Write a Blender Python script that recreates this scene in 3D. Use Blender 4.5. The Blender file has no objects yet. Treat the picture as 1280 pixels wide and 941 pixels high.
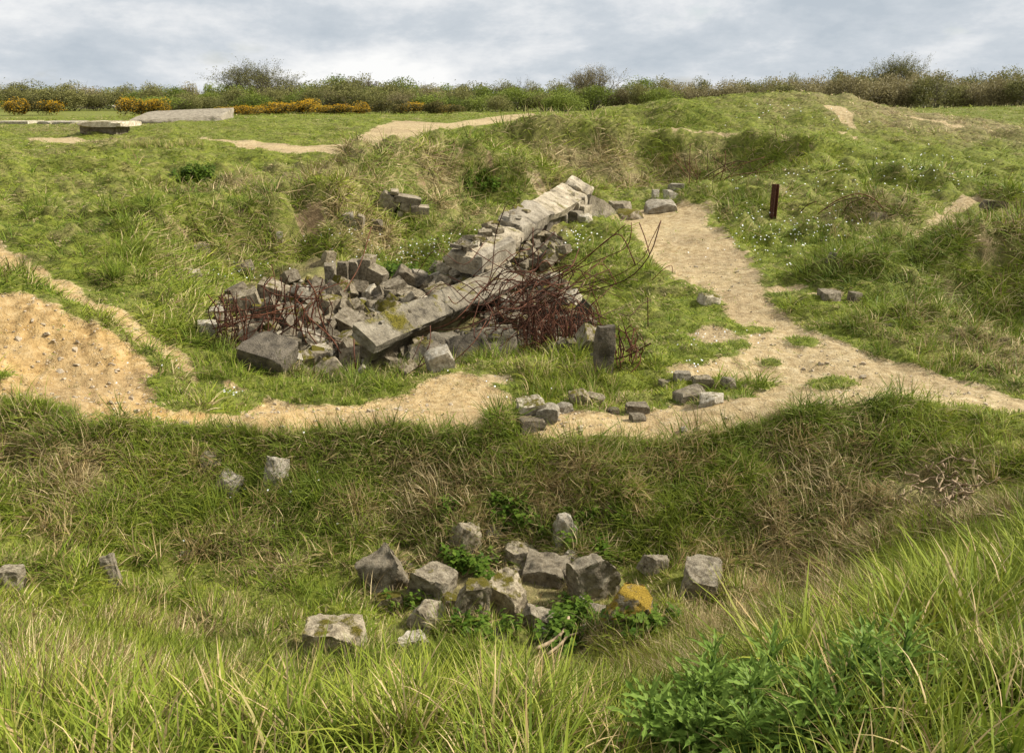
import bpy, bmesh, math, random
import numpy as np
from mathutils import Vector, Matrix, noise as mnoise

scene = bpy.context.scene
COL = scene.collection

# ------------------------------------------------------------------ camera, sky, sun, exposure
FPX, PITCH = 1229.0, math.radians(16.0)          # focal length in photo pixels, downward pitch
CP, SP = math.cos(PITCH), math.sin(PITCH)
cam_data = bpy.data.cameras.new("camera")
cam_data.sensor_width = 36.0
cam_data.lens = FPX / 1280.0 * 36.0
cam_data.clip_start, cam_data.clip_end = 0.05, 20000.0
cam = bpy.data.objects.new("camera", cam_data)
COL.objects.link(cam)
cam.location = (0, 0, 0)
cam.rotation_euler = (math.radians(90) - PITCH, 0, 0)
scene.camera = cam

SUN_EL, SUN_AZ = math.radians(41), math.radians(80)     # azimuth measured from +Y towards +X
world = bpy.data.worlds.new("World")
scene.world = world
world.use_nodes = True
wn, wl = world.node_tree.nodes, world.node_tree.links
wn.clear()
def N(nt, kind, **kw):
    n = nt.nodes.new(kind)
    for k, v in kw.items():
        setattr(n, k, v)
    return n
def ramp(nt, stops, interp='LINEAR'):
    r = N(nt, 'ShaderNodeValToRGB')
    r.color_ramp.interpolation = interp
    e = r.color_ramp.elements
    while len(e) < len(stops): e.new(0.5)
    for el, (p, c) in zip(e, stops):
        el.position = p
        el.color = (*c, 1) if len(c) == 3 else c
    return r
wt = world.node_tree
sky = N(wt, 'ShaderNodeTexSky', sky_type='NISHITA', sun_disc=False, sun_elevation=SUN_EL,
        sun_rotation=SUN_AZ, air_density=1.0, dust_density=1.5, ozone_density=1.0)
skybg = N(wt, 'ShaderNodeBackground'); skybg.inputs['Strength'].default_value = 0.09
wl.new(sky.outputs[0], skybg.inputs['Color'])
tc = N(wt, 'ShaderNodeTexCoord')
mp = N(wt, 'ShaderNodeMapping'); mp.inputs['Scale'].default_value = (3.2, 3.2, 8.0); mp.inputs['Location'].default_value = (3.7, 1.2, 0.4)
wl.new(tc.outputs['Generated'], mp.inputs['Vector'])
n1 = N(wt, 'ShaderNodeTexNoise'); n1.inputs['Scale'].default_value = 1.25; n1.inputs['Detail'].default_value = 10; n1.inputs['Roughness'].default_value = 0.62
n1.inputs['Distortion'].default_value = 0.1
wl.new(mp.outputs[0], n1.inputs['Vector'])
cr = ramp(wt, [(0.34, (0.43, 0.48, 0.53)), (0.43, (0.52, 0.56, 0.60)), (0.50, (0.65, 0.67, 0.69)), (0.60, (0.82, 0.82, 0.81))])
wl.new(n1.outputs['Fac'], cr.inputs['Fac'])
cbg = N(wt, 'ShaderNodeBackground'); cbg.inputs['Strength'].default_value = 0.70
wl.new(cr.outputs[0], cbg.inputs['Color'])
n2 = N(wt, 'ShaderNodeTexNoise'); n2.inputs['Scale'].default_value = 2.3; n2.inputs['Detail'].default_value = 6
wl.new(mp.outputs[0], n2.inputs['Vector'])
gap = ramp(wt, [(0.30, (0.45, 0.45, 0.45)), (0.42, (1, 1, 1))])
wl.new(n2.outputs['Fac'], gap.inputs['Fac'])
mixs = N(wt, 'ShaderNodeMixShader')
wl.new(gap.outputs[0], mixs.inputs[0]); wl.new(skybg.outputs[0], mixs.inputs[1]); wl.new(cbg.outputs[0], mixs.inputs[2])
wo = N(wt, 'ShaderNodeOutputWorld')
wl.new(mixs.outputs[0], wo.inputs['Surface'])

sd = bpy.data.lights.new("sun", 'SUN')
sd.energy = 4.6; sd.angle = math.radians(7); sd.color = (1.0, 0.95, 0.87)
sun = bpy.data.objects.new("sun", sd); COL.objects.link(sun)
sdir = Vector((math.sin(SUN_AZ) * math.cos(SUN_EL), math.cos(SUN_AZ) * math.cos(SUN_EL), math.sin(SUN_EL)))
sun.rotation_euler = sdir.to_track_quat('Z', 'Y').to_euler()
sun.location = sdir * 50
scene.view_settings.view_transform = 'Standard'
scene.view_settings.look = 'None'
scene.view_settings.exposure = 0.78
scene.view_settings.gamma = 1.0
scene.render.film_transparent = False
scene.cycles.max_bounces = 4
scene.cycles.diffuse_bounces = 3
scene.cycles.glossy_bounces = 1
scene.cycles.transmission_bounces = 2
scene.cycles.transparent_max_bounces = 8

# ------------------------------------------------------------------ pixel rays and numpy noise
def ray(u, v):
    a, b = (np.asarray(u, float) - 640.0) / FPX, (470.5 - np.asarray(v, float)) / FPX
    return a, CP + b * SP, -SP + b * CP              # x, y, z direction in the world
def at(u, v, d):                                     # the world point that lies d metres ahead in that direction
    x, y, z = ray(u, v)
    k = d / y
    return Vector((float(x * k), float(d), float(z * k)))
def smooth(a, b, x):
    t = np.clip((x - a) / (b - a), 0, 1)
    return t * t * (3 - 2 * t)
def vnoise(x, y, seed=0):
    xi, yi = np.floor(x).astype(np.int64), np.floor(y).astype(np.int64)
    fx, fy = x - xi, y - yi
    ux, uy = fx * fx * fx * (fx * (fx * 6 - 15) + 10), fy * fy * fy * (fy * (fy * 6 - 15) + 10)
    def h(ix, iy):
        n = (ix * 374761393 + iy * 668265263 + seed * 974634777) & 0x7fffffff
        n = ((n ^ (n >> 13)) * 1274126177) & 0x7fffffff
        a = ((n ^ (n >> 16)) & 0xffff) / 65536.0 * 2 * math.pi
        return np.cos(a), np.sin(a)
    def g(dx, dy):
        c, s = h(xi + dx, yi + dy)
        return c * (fx - dx) + s * (fy - dy)
    n0 = g(0, 0) * (1 - ux) + g(1, 0) * ux
    n1_ = g(0, 1) * (1 - ux) + g(1, 1) * ux
    return (n0 * (1 - uy) + n1_ * uy) * 1.5
def fbm(x, y, wl_, octs=4, seed=0, gain=0.5):
    s, a, tot = 0, 1.0, 0
    for o in range(octs):
        s = s + a * vnoise(x / wl_ * 2 ** o + 17.3 * o, y / wl_ * 2 ** o - 9.1 * o, seed + o)
        tot += a; a *= gain
    return s / tot

# ------------------------------------------------------------------ terrain heights
# seen points: (column, row, metres ahead); buried points: (column, metres ahead, height relative to the eye)
SEEN = [
 # crater wall under the path
 (640,690,8.15),(500,690,8.1),(800,690,8.1),(640,620,8.62),(480,620,8.65),(800,620,8.6),(320,620,8.6),(160,620,8.5),(0,620,8.3),
 (960,620,8.45),(1120,620,8.2),(1260,620,7.7),(0,560,8.95),(160,565,8.98),(320,568,8.98),(480,568,8.94),(640,570,8.9),(800,575,8.86),(960,555,8.92),(1120,545,8.92),(1280,560,8.5),
 (0,700,7.5),(0,780,6.4),(160,700,7.8),(160,790,6.6),(300,740,7.5),(1000,700,7.8),(1000,770,6.8),(1120,690,7.3),(1260,640,7.2),
 # rim edge
 (0,505,9.4),(80,522,9.2),(160,534,9.1),(320,541,9.05),(480,539,9.05),(640,545,9.0),(760,552,8.95),(880,540,9.0),(960,525,9.05),(1040,513,9.1),(1120,508,9.1),(1200,513,9.1),(1280,528,9.0),
 # path on the rim
 (0,497,9.8),(160,500,10.1),(320,518,9.8),(480,512,9.95),(640,510,10),(800,512,9.95),(960,500,10.2),(1120,488,10.3),(1250,495,9.9),(560,480,10.75),
 # earth bank on the left
 (0,470,10.4),(100,480,10.5),(0,380,11.9),(60,385,11.8),(130,420,11.5),(200,462,11.1),(270,505,10.15),(60,430,11.3),
 (0,315,15.5),(60,350,13.8),(110,380,12.9),(190,430,11.9),(250,478,11.0),(10,345,12.9),
 # slopes left of the rubble pit
 (0,260,20),(150,330,15),(180,300,17),(200,380,13),(230,420,12.4),(80,310,16.2),(170,345,14.4),
 # near edge of the rubble pit
 (310,470,11.3),(400,493,10.7),(480,482,10.9),(560,462,11.3),(640,450,11.6),(700,482,10.85),(770,470,11.1),(850,440,11.8),(860,475,10.9),(780,390,14.2),(850,390,14),(800,330,17.6),
 # far bank of the rubble pit
 (240,370,15.8),(300,340,17.7),(380,322,18.7),(500,312,19.1),(560,292,20.2),(640,270,22),
 (300,283,19),(300,301,18.55),(400,280,19.4),(400,303,18.85),(460,240,21.5),(463,263,20.85),(380,245,22),(540,215,24),(546,246,22.9),(572,207,25),(580,241,23.6),(208,300,18.0),(213,326,17.2),(250,290,18.6),(252,308,18.0),(350,282,19.2),(350,302,18.7),(470,205,27),(560,260,21.5),(600,200,26),(615,250,22.8),(640,212,26.5),(230,300,18),
 # path right of the pit, flats on the right
 (940,390,14),(850,330,18),(800,285,22.5),(1050,440,11.6),(740,280,22),(690,300,20.3),
 (900,290,20),(960,272,22),(1000,320,17.5),(1080,290,19),(950,340,16),(1060,380,14),(1000,420,12.6),(1120,430,11.9),(1100,355,14.5),(900,310,19),(1000,280,21.5),(1060,255,23),
 (1150,300,18.8),(1180,265,22),(1250,237,26),(1200,480,10.45),
 # hollow on the right
 (1180,402,12.8),(1270,470,10.9),(1230,405,13.7),(1280,432,12.9),(1230,335,15.2),(1280,325,15.3),(1160,352,15),(1270,282,18.5),(1200,290,18.5),(1230,310,16.4),
 # crater behind the beam
 (680,235,27),(700,171,33),(760,177,33),(850,186,33),(930,189,32.7),(1000,190,31.4),(715,224,31.3),(760,234,31.2),(810,237,31.3),(880,236,31.2),(945,222,31.0),(990,208,30.4),(740,200,32.2),(810,210,32.3),(880,212,32.2),(940,205,31.9),(830,247,25.5),(1030,205,29.5),
 (700,167,35),(850,182,35),(640,172,33),
 # mound
 (1020,122.5,41),(960,123,40.5),(900,128,40),(800,138,39.5),(700,150,39.5),(1075,130,40.5),(1120,147,38.5),(1160,166,36),(1220,200,31),(1020,160,36.2),(900,157,36.4),(1100,190,32),(1280,215,29),
 # far ground
 (1280,134,60),(1220,150,50),(1150,158,46),(640,147,58),(520,170,44),(430,187,37),(300,182,38),(90,177,41),(350,152,50),(230,152,52),(50,150,60),(50,166,46),(480,150,55),
 (200,200,30),(60,220,26),(300,243,25),(330,200,31),(0,200,30),(150,186,34),(430,215,27),(250,235,26),(120,250,22),(330,262,21.5),
]
BURIED = []
for u in range(-150, 1500, 150):
    BURIED.append((u, 1.4, -1.72))
BURIED += [(0,2.3,-1.82),(300,2.3,-1.83),(600,2.3,-1.8),(900,2.3,-1.83),(1150,2.3,-1.78),(1280,2.3,-1.7),
 (0,2.75,-1.98),(200,2.75,-1.98),(400,2.75,-1.98),(640,2.75,-1.93),(800,2.8,-2.04),(900,2.9,-2.06),(980,3.05,-2.06),(1100,3.3,-2.22),(1280,3.6,-2.24),(1400,3.8,-2.15),
 (0,3.6,-2.45),(300,3.6,-2.75),(640,3.6,-2.75),(850,3.8,-2.7),(1000,4.0,-2.6),(1150,4.3,-2.78),(1300,4.8,-2.68),
 (0,4.5,-2.95),(300,4.6,-3.35),(640,4.6,-3.45),(850,4.8,-3.35),(1000,4.8,-3.1),(1150,5.5,-3.1),(0,5.4,-3.4),(300,5.8,-3.8),
 (400,6.7,-3.95),(560,6.8,-4.05),(640,7.4,-4.08),(700,6.8,-4.06),(800,7.0,-4.0),(900,7.0,-3.95),(640,5.7,-3.95),(850,5.8,-3.75),
 # rubble pit floor
 (400,12.3,-3.62),(500,12.3,-3.72),(620,12.8,-3.65),(320,13,-3.5),(290,13.5,-3.4),(420,14.3,-3.5),(520,14.5,-3.55),(640,14.5,-3.5),(430,16.6,-3.08),(560,17,-3.12),(700,15,-3.4),(740,13,-3.35),(660,18,-2.95),(340,15,-3.15),(500,16.5,-3.12),
 (880,29.2,-3.0),(800,29.2,-3.02),(740,28.3,-2.82),(940,28.8,-2.66)]
for u in range(-150, 1500, 200):
    BURIED += [(u, 85, -1.35), (u, 130, -1.4)]
BURIED += [(1020,47,-1.15),(880,47,-1.2),(760,46,-1.25),(1110,46,-1.35),(1020,58,-1.25)]

cx, cy, cz = [], [], []
for u, v, d in SEEN:
    p = at(u, v, d); cx.append(p.x); cy.append(p.y); cz.append(p.z)
for u, d, z in BURIED:
    a, y, _ = ray(u, 118.0)
    cx.append(float(a / y * d)); cy.append(d); cz.append(z)
cx, cy, cz = map(np.array, (cx, cy, cz))
cth, ct = np.arctan2(cx, cy), np.log(np.hypot(cx, cy))
def tps_kernel(r2):
    return np.where(r2 > 1e-12, 0.5 * r2 * np.log(np.maximum(r2, 1e-12)), 0)
n_c = len(cx)
K = tps_kernel((cth[:, None] - cth) ** 2 + (ct[:, None] - ct) ** 2) + np.eye(n_c) * 2e-5
P = np.stack([np.ones(n_c), cth, ct], 1)
A = np.zeros((n_c + 3, n_c + 3)); A[:n_c, :n_c] = K; A[:n_c, n_c:] = P; A[n_c:, :n_c] = P.T
wts = np.linalg.solve(A, np.concatenate([cz, np.zeros(3)]))
def tps(th, t):
    out = np.empty(th.size); th, t = th.ravel(), t.ravel()
    for i in range(0, th.size, 20000):
        a, b = th[i:i + 20000, None], t[i:i + 20000, None]
        out[i:i + 20000] = tps_kernel((a - cth) ** 2 + (b - ct) ** 2) @ wts[:n_c] + wts[n_c] + wts[n_c + 1] * a[:, 0] + wts[n_c + 2] * b[:, 0]
    return out

TH0, TH1, NTH = -0.66, 0.66, 500                  # dense wedge of the polar ground sheet
T0, T1, NT = math.log(1.0), math.log(150.0), 800
ths, ts = np.linspace(TH0, TH1, NTH), np.linspace(T0, T1, NT)
# the interpolant is smooth: evaluate it on a coarser grid and refine bilinearly
cths, cts = np.linspace(TH0, TH1, 251), np.linspace(T0, T1, 401)
CG = tps(*np.meshgrid(cths, cts, indexing='xy')).reshape(401, 251)
def bil(G, fi, fj):
    i = np.clip(np.floor(fi).astype(int), 0, G.shape[0] - 2); j = np.clip(np.floor(fj).astype(int), 0, G.shape[1] - 2)
    a, b = np.clip(fi - i, 0, 1), np.clip(fj - j, 0, 1)
    return G[i, j] * (1 - a) * (1 - b) + G[i + 1, j] * a * (1 - b) + G[i, j + 1] * (1 - a) * b + G[i + 1, j + 1] * a * b
def base_h(th, t):
    thc = np.clip(th, -0.62, 0.62)
    z = bil(CG, (np.clip(t, T0, T1) - T0) / (T1 - T0) * 400, (thc - TH0) / (TH1 - TH0) * 250)
    r = np.exp(t)
    z = np.where(np.abs(th) > 0.62, z + (-1.85 - z) * smooth(0.62, 1.5, np.abs(th)), z)
    z = z + (-1.72 - z) * smooth(2.1, 1.4, r)
    return z + (-1.4 - z) * smooth(105, 140, r)

# ------------------------------------------------------------------ regions traced on the ground
_hr = np.exp(np.linspace(math.log(1.6), math.log(140), 2600))
def hit(u, v, h=None):
    h = h or Hs
    x, y, z = (float(q) for q in ray(u, v))
    hl = math.hypot(x, y)
    if z > -0.003 * hl: z = -0.003 * hl
    X, Y, Z = x / hl * _hr, y / hl * _hr, z / hl * _hr
    g = h(X, Y) - Z
    k = int(np.argmax(g > 0)) if (g > 0).any() else len(_hr) - 1
    if k > 0 and g[k] > 0:
        f = g[k - 1] / (g[k - 1] - g[k])
        r = _hr[k - 1] + (_hr[k] - _hr[k - 1]) * f
    else:
        r = _hr[k]
    return Vector((x / hl * r, y / hl * r, z / hl * r))
def Hs(X, Y):                                        # smooth ground, without the small bumps
    return base_h(np.arctan2(X, Y), np.log(np.maximum(np.hypot(X, Y), 0.05)))
def poly(pts): return np.array([tuple(hit(u, v).xy) for u, v in pts])
def sdist(pg, X, Y):                                 # signed distance to a polygon, positive inside
    d2 = np.full(X.shape, 1e9); inside = np.zeros(X.shape, bool)
    for (x0, y0), (x1, y1) in zip(pg, np.roll(pg, -1, 0)):
        ex, ey = x1 - x0, y1 - y0
        t = np.clip(((X - x0) * ex + (Y - y0) * ey) / (ex * ex + ey * ey + 1e-9), 0, 1)
        d2 = np.minimum(d2, (X - x0 - t * ex) ** 2 + (Y - y0 - t * ey) ** 2)
        c = ((y0 > Y) != (y1 > Y)) & (X < (x1 - x0) * (Y - y0) / (y1 - y0 + 1e-12) + x0)
        inside ^= c
    return np.where(inside, 1, -1) * np.sqrt(d2)
PATHS = [poly(p) for p in (
 [(-90,500),(0,500),(60,503),(95,522),(160,531),(250,536),(320,539),(420,536),(520,533),(600,538),(660,543),(740,546),(800,549),(850,547),(900,538),(950,523),(1000,510),(1100,504),(1200,508),(1300,522),(1420,530),
  (1400,508),(1290,500),(1220,474),(1150,458),(1090,442),(1050,424),(1005,406),(978,386),(962,366),(950,346),(942,325),(928,305),(905,287),(880,270),(890,257),(850,254),(800,257),(757,261),(768,280),(786,300),(808,325),(840,346),(882,363),(902,384),(922,402),(928,420),(922,445),(880,458),(848,468),
  (880,492),(830,510),(760,515),(700,510),(650,497),(620,482),(605,468),(575,462),(540,473),(500,490),(440,505),(380,503),(320,490),(280,472),(255,466),(285,492),(300,506),(290,514),(240,512),(150,500),(60,492)],
 [(-90,300),(0,304),(40,326),(100,360),(160,395),(230,440),(262,470),(250,484),(200,445),(150,412),(95,380),(40,350),(-90,335)],
 [(246,175),(320,176),(380,182),(428,180),(455,166),(495,151),(560,154),(610,147),(668,141.5),(674,147),(612,156),(545,167),(495,181),(445,192),(380,193),(300,187)],
 [(25,173),(90,171),(136,178),(90,182)],
 [(1128,325),(1135,302),(1155,280),(1185,262),(1222,248),(1225,258),(1205,268),(1190,285),(1165,312)],
 [(1230,228),(1285,234),(1285,243),(1240,237)],
 [(800,180),(860,183),(955,181.5),(1022,186),(1020,190),(950,187.5),(860,187),(800,183)],
 [(655,226),(672,230),(705,246),(690,250)],
)]
BANK = [poly(p) for p in (
 [(-90,500),(-90,368),(0,368),(40,370),(90,386),(130,408),(175,438),(212,470),(205,500),(240,512),(290,514),(250,536),(160,531),(95,522),(60,503),(0,500)],
 [(365,287),(390,292),(418,286),(412,300),(380,304)],
)]
def blob(u, v, ru, rv, amt=1.0):                     # an elliptical patch lying on the ground
    c = hit(u, v); r = hit(u + ru, v); f = hit(u, v - rv); n = hit(u, v + rv)
    return (c.x, c.y, max(abs(r.x - c.x), .1), min(max(.5 * (f.y - n.y), .1), 3.5), amt)
RUBBLE = [poly([(258,420),(262,385),(310,362),(400,340),(420,322),(470,325),(540,335),(580,312),(660,290),(700,285),(715,300),(700,330),(745,400),(740,450),(640,440),(560,458),(480,470),(420,476),(330,462),(290,440)])]
ISLES = [blob(*b) for b in ((1005,426,18,7),(1040,477,34,7),(963,452,12,5),(632,513,22,12),(870,500,32,5),(950,480,20,4),(300,503,28,12),(740,508,46,5),(912,494,26,6),(230,505,40,10),(-5,470,22,12),(210,480,30,12),(945,412,20,4),(850,300,20,6),(820,345,12,8))]
BARE = [blob(*b) for b in ((1175,156,30,5),(1225,152,20,4),(1050,150,14,14),(1062,172,10,6),(870,300,60,20),(620,470,30,10),(900,420,60,14),(860,462,30,8),(1020,370,50,10),(985,357,40,6),(1090,300,20,6))]
DRYP = [blob(*b) for b in ((1215,650,90,36,1.1),(600,745,140,50,1.5),(500,690,40,40,.5),(900,790,110,30,1.3),(1000,740,100,50,1.2),(1080,640,120,40,.85),(300,805,200,14,.8),(110,600,60,50,.9),(40,560,60,40,.7),(380,560,60,30,.4),(560,610,70,45,.9),(700,610,60,40,.7),(620,660,60,30,.8),(1000,600,80,50,.55),(1180,630,100,40,.95),(1060,680,120,40,.8),(930,760,60,40,.9),(700,810,60,30,.8),
 (830,600,60,40,.4),(300,800,150,25,.7),(460,660,40,50,.5),(380,690,60,50,.3),(100,680,50,40,.45),(720,205,60,30,1.0),(780,220,80,25,.9),(880,215,80,20,.7),(300,240,60,18,.8),(690,180,60,20,.5),(450,290,60,20,.6),(600,250,40,30,.6),(340,300,50,20,.4),
 (1190,155,50,8,1.0),(1240,440,40,25,.7),(1080,280,50,25,.5),(420,225,60,20,.5),(560,235,30,30,.6),(150,183,70,5,.7),(1180,590,80,20,.6),(90,160,60,5,.5),(880,330,60,30,.3))]
LUSH = [blob(*b) for b in ((350,620,100,30,.7),(400,735,40,60,.7),(160,310,60,40,.6),(880,610,100,50,.4),(560,330,80,20,.9),(870,405,50,24,.8),(1220,380,50,40,.9),(1000,310,90,30,.8),(1150,210,100,40,.8),(610,235,30,25,.9),(480,330,60,12,.9),(740,310,50,20,.7),(300,450,40,20,.8),(850,650,60,40,.5),(240,222,25,12,1.2),(800,570,60,15,.5))]
THIN = [blob(*b) for b in ((1180,625,90,46,1.25),(1220,660,80,30,.9),(1180,625,80,40),(1060,680,90,26),(930,775,45,20),(610,650,60,24),(720,215,40,16),(110,600,30,20),(600,745,130,45,1.3),(960,740,120,50,1.0),(820,610,30,16),(390,298,40,10),(700,810,50,16))]
def gsum(bl, X, Y):
    s = np.zeros(X.shape)
    for x, y, rx, ry, a in bl:
        s = np.maximum(s, a * np.exp(-0.8 * (((X - x) / rx) ** 2 + ((Y - y) / ry) ** 2)))
    return s
def ground_maps(X, Y):
    R = np.hypot(X, Y)
    rag = fbm(X, Y, 0.55, 4, 11) * 0.30 + fbm(X, Y, 2.2, 2, 15) * 0.2
    k = np.clip(R / 12, 0.8, 2.2)
    pd = np.full(X.shape, -1e3)
    for p in PATHS: pd = np.maximum(pd, sdist(p, X, Y))
    bd = np.full(X.shape, -1e3)
    for p in BANK: bd = np.maximum(bd, sdist(p, X, Y))
    path = smooth(-0.10, 0.14, (pd + rag * 0.5 * k) / k)
    bank = smooth(-0.10, 0.16, (bd + rag * 0.45 * k) / k)
    isl = smooth(0.30, 0.55, gsum(ISLES, X, Y) + rag * 0.9)
    path = path * (1 - isl); bank = bank * (1 - isl * .8)
    bare = smooth(0.45, 0.8, gsum(BARE, X, Y) + rag * 1.4)
    fleck = smooth(.16, .40, fbm(X, Y, .6, 4, 47, .6)) * smooth(1.5, 3.0, X) * smooth(.9, .2, pd) * .42
    dirt = np.clip(np.maximum(np.maximum(path * (1 - fleck), bank), bare * .85), 0, 1)
    dry = np.clip(gsum(DRYP, X, Y) * (0.90 + .05 * smooth(10, 14, R)) + 0.08 + fbm(X, Y, 1.5, 4, 31) * 0.65 + fbm(X, Y, .38, 2, 35) * .35 * smooth(30, 14, R) + smooth(25, 60, R) * .05 - gsum(LUSH, X, Y) * .5, 0.02, 1)
    dry = np.clip(dry + .5 * smooth(2.9, 3.4, R) * smooth(6.3, 5.2, R), 0, 1)
    lush = np.clip(gsum(LUSH, X, Y) + fbm(X, Y, 1.3, 3, 41) * .45, 0, 1)
    # orange soil: strongest on the bank at the left, paler on the trodden right-hand path
    orange = np.clip(bank * 1.0 + path * smooth(5.0, -3.0, X) * 0.55 * smooth(26, 18, R), 0, 1)
    rub = smooth(-.1, .25, sdist(RUBBLE[0], X, Y) + rag * .6)
    return dirt, np.maximum(dry, rub * .8), lush, orange, rub
def lumps(X, Y, dirt):
    R = np.hypot(X, Y)
    far = smooth(62, 42, R)
    big = (fbm(X, Y, 3.6, 3, 51) * .55 + np.abs(fbm(X, Y, 2.4, 3, 53)) * .75 - .12) * smooth(12, 21, R) * far * (1 - dirt * .8) * (1 - .45 * smooth(28, 36, R))
    mid = (np.abs(fbm(X, Y, 1.0, 3, 61)) * 1.0 + fbm(X, Y, .6, 2, 65) * .5 - .12) * (0.14 + 0.20 * smooth(10, 24, R) * far - .13 * smooth(28, 36, R)) * smooth(2.6, 5, R)
    tus = np.maximum(fbm(X, Y, 0.42, 2, 71), 0) * 0.20 * smooth(3, 6, R) * smooth(45, 25, R)
    fine = fbm(X, Y, 0.22, 3, 81, .6) * 0.018 * smooth(40, 15, R)
    rough = (np.abs(fbm(X, Y, 0.5, 3, 91, .6)) + fbm(X, Y, .18, 2, 93) * .4) * 0.12
    return big + (mid + tus) * (1 - dirt * .93) + fine + rough * dirt * smooth(-2.5, -4.5, X) * smooth(20, 12, R) * smooth(9.6, 10.4, R) + dirt * fbm(X, Y, .33, 3, 97, .6) * .035
LIPS = [(poly(p), a, wb, wf) for p, a, wb, wf in (
 ([(200,302),(250,289),(310,287),(370,284),(420,275),(455,250),(500,228),(540,212),(575,207)], .60, 1.5, .30),
 ([(670,174),(720,172),(760,178),(810,183),(860,187),(930,190),(1010,190)], .75, 1.2, .28),
 ([(140,188),(200,187),(262,184)], .30, 1.5, .35),
 ([(590,208),(640,218),(672,230)], .45, 1.2, .3),
 ([(1140,356),(1190,338),(1230,322),(1300,316)], .50, 1.4, .3),
 ([(1060,392),(1130,398),(1190,412),(1260,452)], .16, .8, .3),
 ([(0,290),(60,285),(120,275)], .15, 1.0, .4),
 ([(640,166),(700,160),(780,150),(880,146)], .2, 1.5, .5),
)]
BUMPS = [(hit(u, v), r, a) for u, v, r, a in ((160,322,.75,.30),(1085,272,.85,.5),(1168,236,.5,.40),(1195,228,.4,.30),(1000,262,.6,.25),(740,205,1.2,-.2),(930,165,1.0,.25),(1050,150,1.2,.2),(860,150,1.0,.25),(900,185,.8,.2),(260,235,1.3,-.3),(605,232,1.0,-.35),(1245,395,1.2,-.35),(1210,262,.5,.22),(1020,126,4.5,.10),(930,129,5,.08))]
def scarp(X, Y):                                     # raw earth showing under the overhanging turf
    s = np.zeros(X.shape); R = np.hypot(X, Y)
    for (pg, a, wb, wf), amt in zip(LIPS, (.9, .6, .3, .8, .6, .2, 0, 0)):
        for (x0, y0), (x1, y1) in zip(pg[:-1], pg[1:]):
            ex, ey = x1 - x0, y1 - y0; t = np.clip(((X - x0) * ex + (Y - y0) * ey) / (ex * ex + ey * ey), 0, 1)
            qx, qy = x0 + t * ex, y0 + t * ey; d = np.hypot(X - qx, Y - qy); f = np.hypot(qx, qy) - R
            s = np.maximum(s, amt * smooth(.02, .14, f) * smooth(.75, .35, d))
    return s * smooth(.0, .4, fbm(X, Y, .7, 4, 221, .6))
def lips(X, Y):
    z = np.zeros(X.shape); R = np.hypot(X, Y)
    for pg, a, wb, wf in LIPS:
        best = np.full(X.shape, 1e9); side = np.zeros(X.shape)
        for (x0, y0), (x1, y1) in zip(pg[:-1], pg[1:]):
            ex, ey = x1 - x0, y1 - y0
            t = np.clip(((X - x0) * ex + (Y - y0) * ey) / (ex * ex + ey * ey), 0, 1)
            qx, qy = x0 + t * ex, y0 + t * ey; d2 = (X - qx) ** 2 + (Y - qy) ** 2
            m = d2 < best; best = np.where(m, d2, best); side = np.where(m, R - np.hypot(qx, qy), side)
        d = np.sqrt(best) * (1 + .35 * fbm(X, Y, .9, 2, 181))
        z += a * (.75 + .5 * fbm(X, Y, 1.2, 2, 191)) * np.exp(-(d / np.where(side > 0, wb, wf)) ** 2)
    for p, r, a in BUMPS:
        z += a * np.exp(-((X - p.x) ** 2 + (Y - p.y) ** 2) / r ** 2)
    return z
def build_heights():
    TH, T = np.meshgrid(ths, ts, indexing='xy')
    R = np.exp(T); X, Y = R * np.sin(TH), R * np.cos(TH)
    dirt, dry, lush, orange, rub = ground_maps(X, Y)
    z = base_h(TH, T)
    dsoft = np.maximum(dirt, .0); dsoft = (dsoft + np.roll(dsoft, 6, 0) + np.roll(dsoft, -6, 0) + np.roll(dsoft, 6, 1) + np.roll(dsoft, -6, 1)) / 3
    sc_ = scarp(X, Y); orange = np.maximum(orange, sc_ * .35)
    z = z + lumps(X, Y, np.clip(dsoft, 0, 1)) + lips(X, Y)
    z = z - 0.035 * dirt * smooth(3, 6, R) * smooth(60, 30, R)       # trodden paths lie a little lower
    dirt = np.maximum(dirt, sc_ * .9); dry = np.maximum(dry, sc_ * .6)
    # dead thatch gathers on the steep faces
    g0, g1 = np.gradient(z, axis=0) / (R * (ts[1] - ts[0])), np.gradient(z, axis=1) / (R * (ths[1] - ths[0]))
    dry = np.clip(dry + .32 * smooth(.35, .8, np.hypot(g0, g1)) * (1 - .6 * lush) * (.45 + .55 * smooth(9, 12, R)) * smooth(34, 28, R), 0, 1)
    return X, Y, z, dirt, dry, lush, orange, rub, sc_
GX, GY, GZ, GD, GR, GL, GO, GU, GS = build_heights()
def grid_at(G, X, Y):
    th, t = np.arctan2(X, Y), np.log(np.maximum(np.hypot(X, Y), 1.0001))
    return bil(G, (t - T0) / (T1 - T0) * (NT - 1), (th - TH0) / (TH1 - TH0) * (NTH - 1))
def H(X, Y): return grid_at(GZ, X, Y)
def ground(u, v): return hit(u, v, H)
def hz(x, y): return float(H(np.array([x]), np.array([y]))[0])

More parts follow.
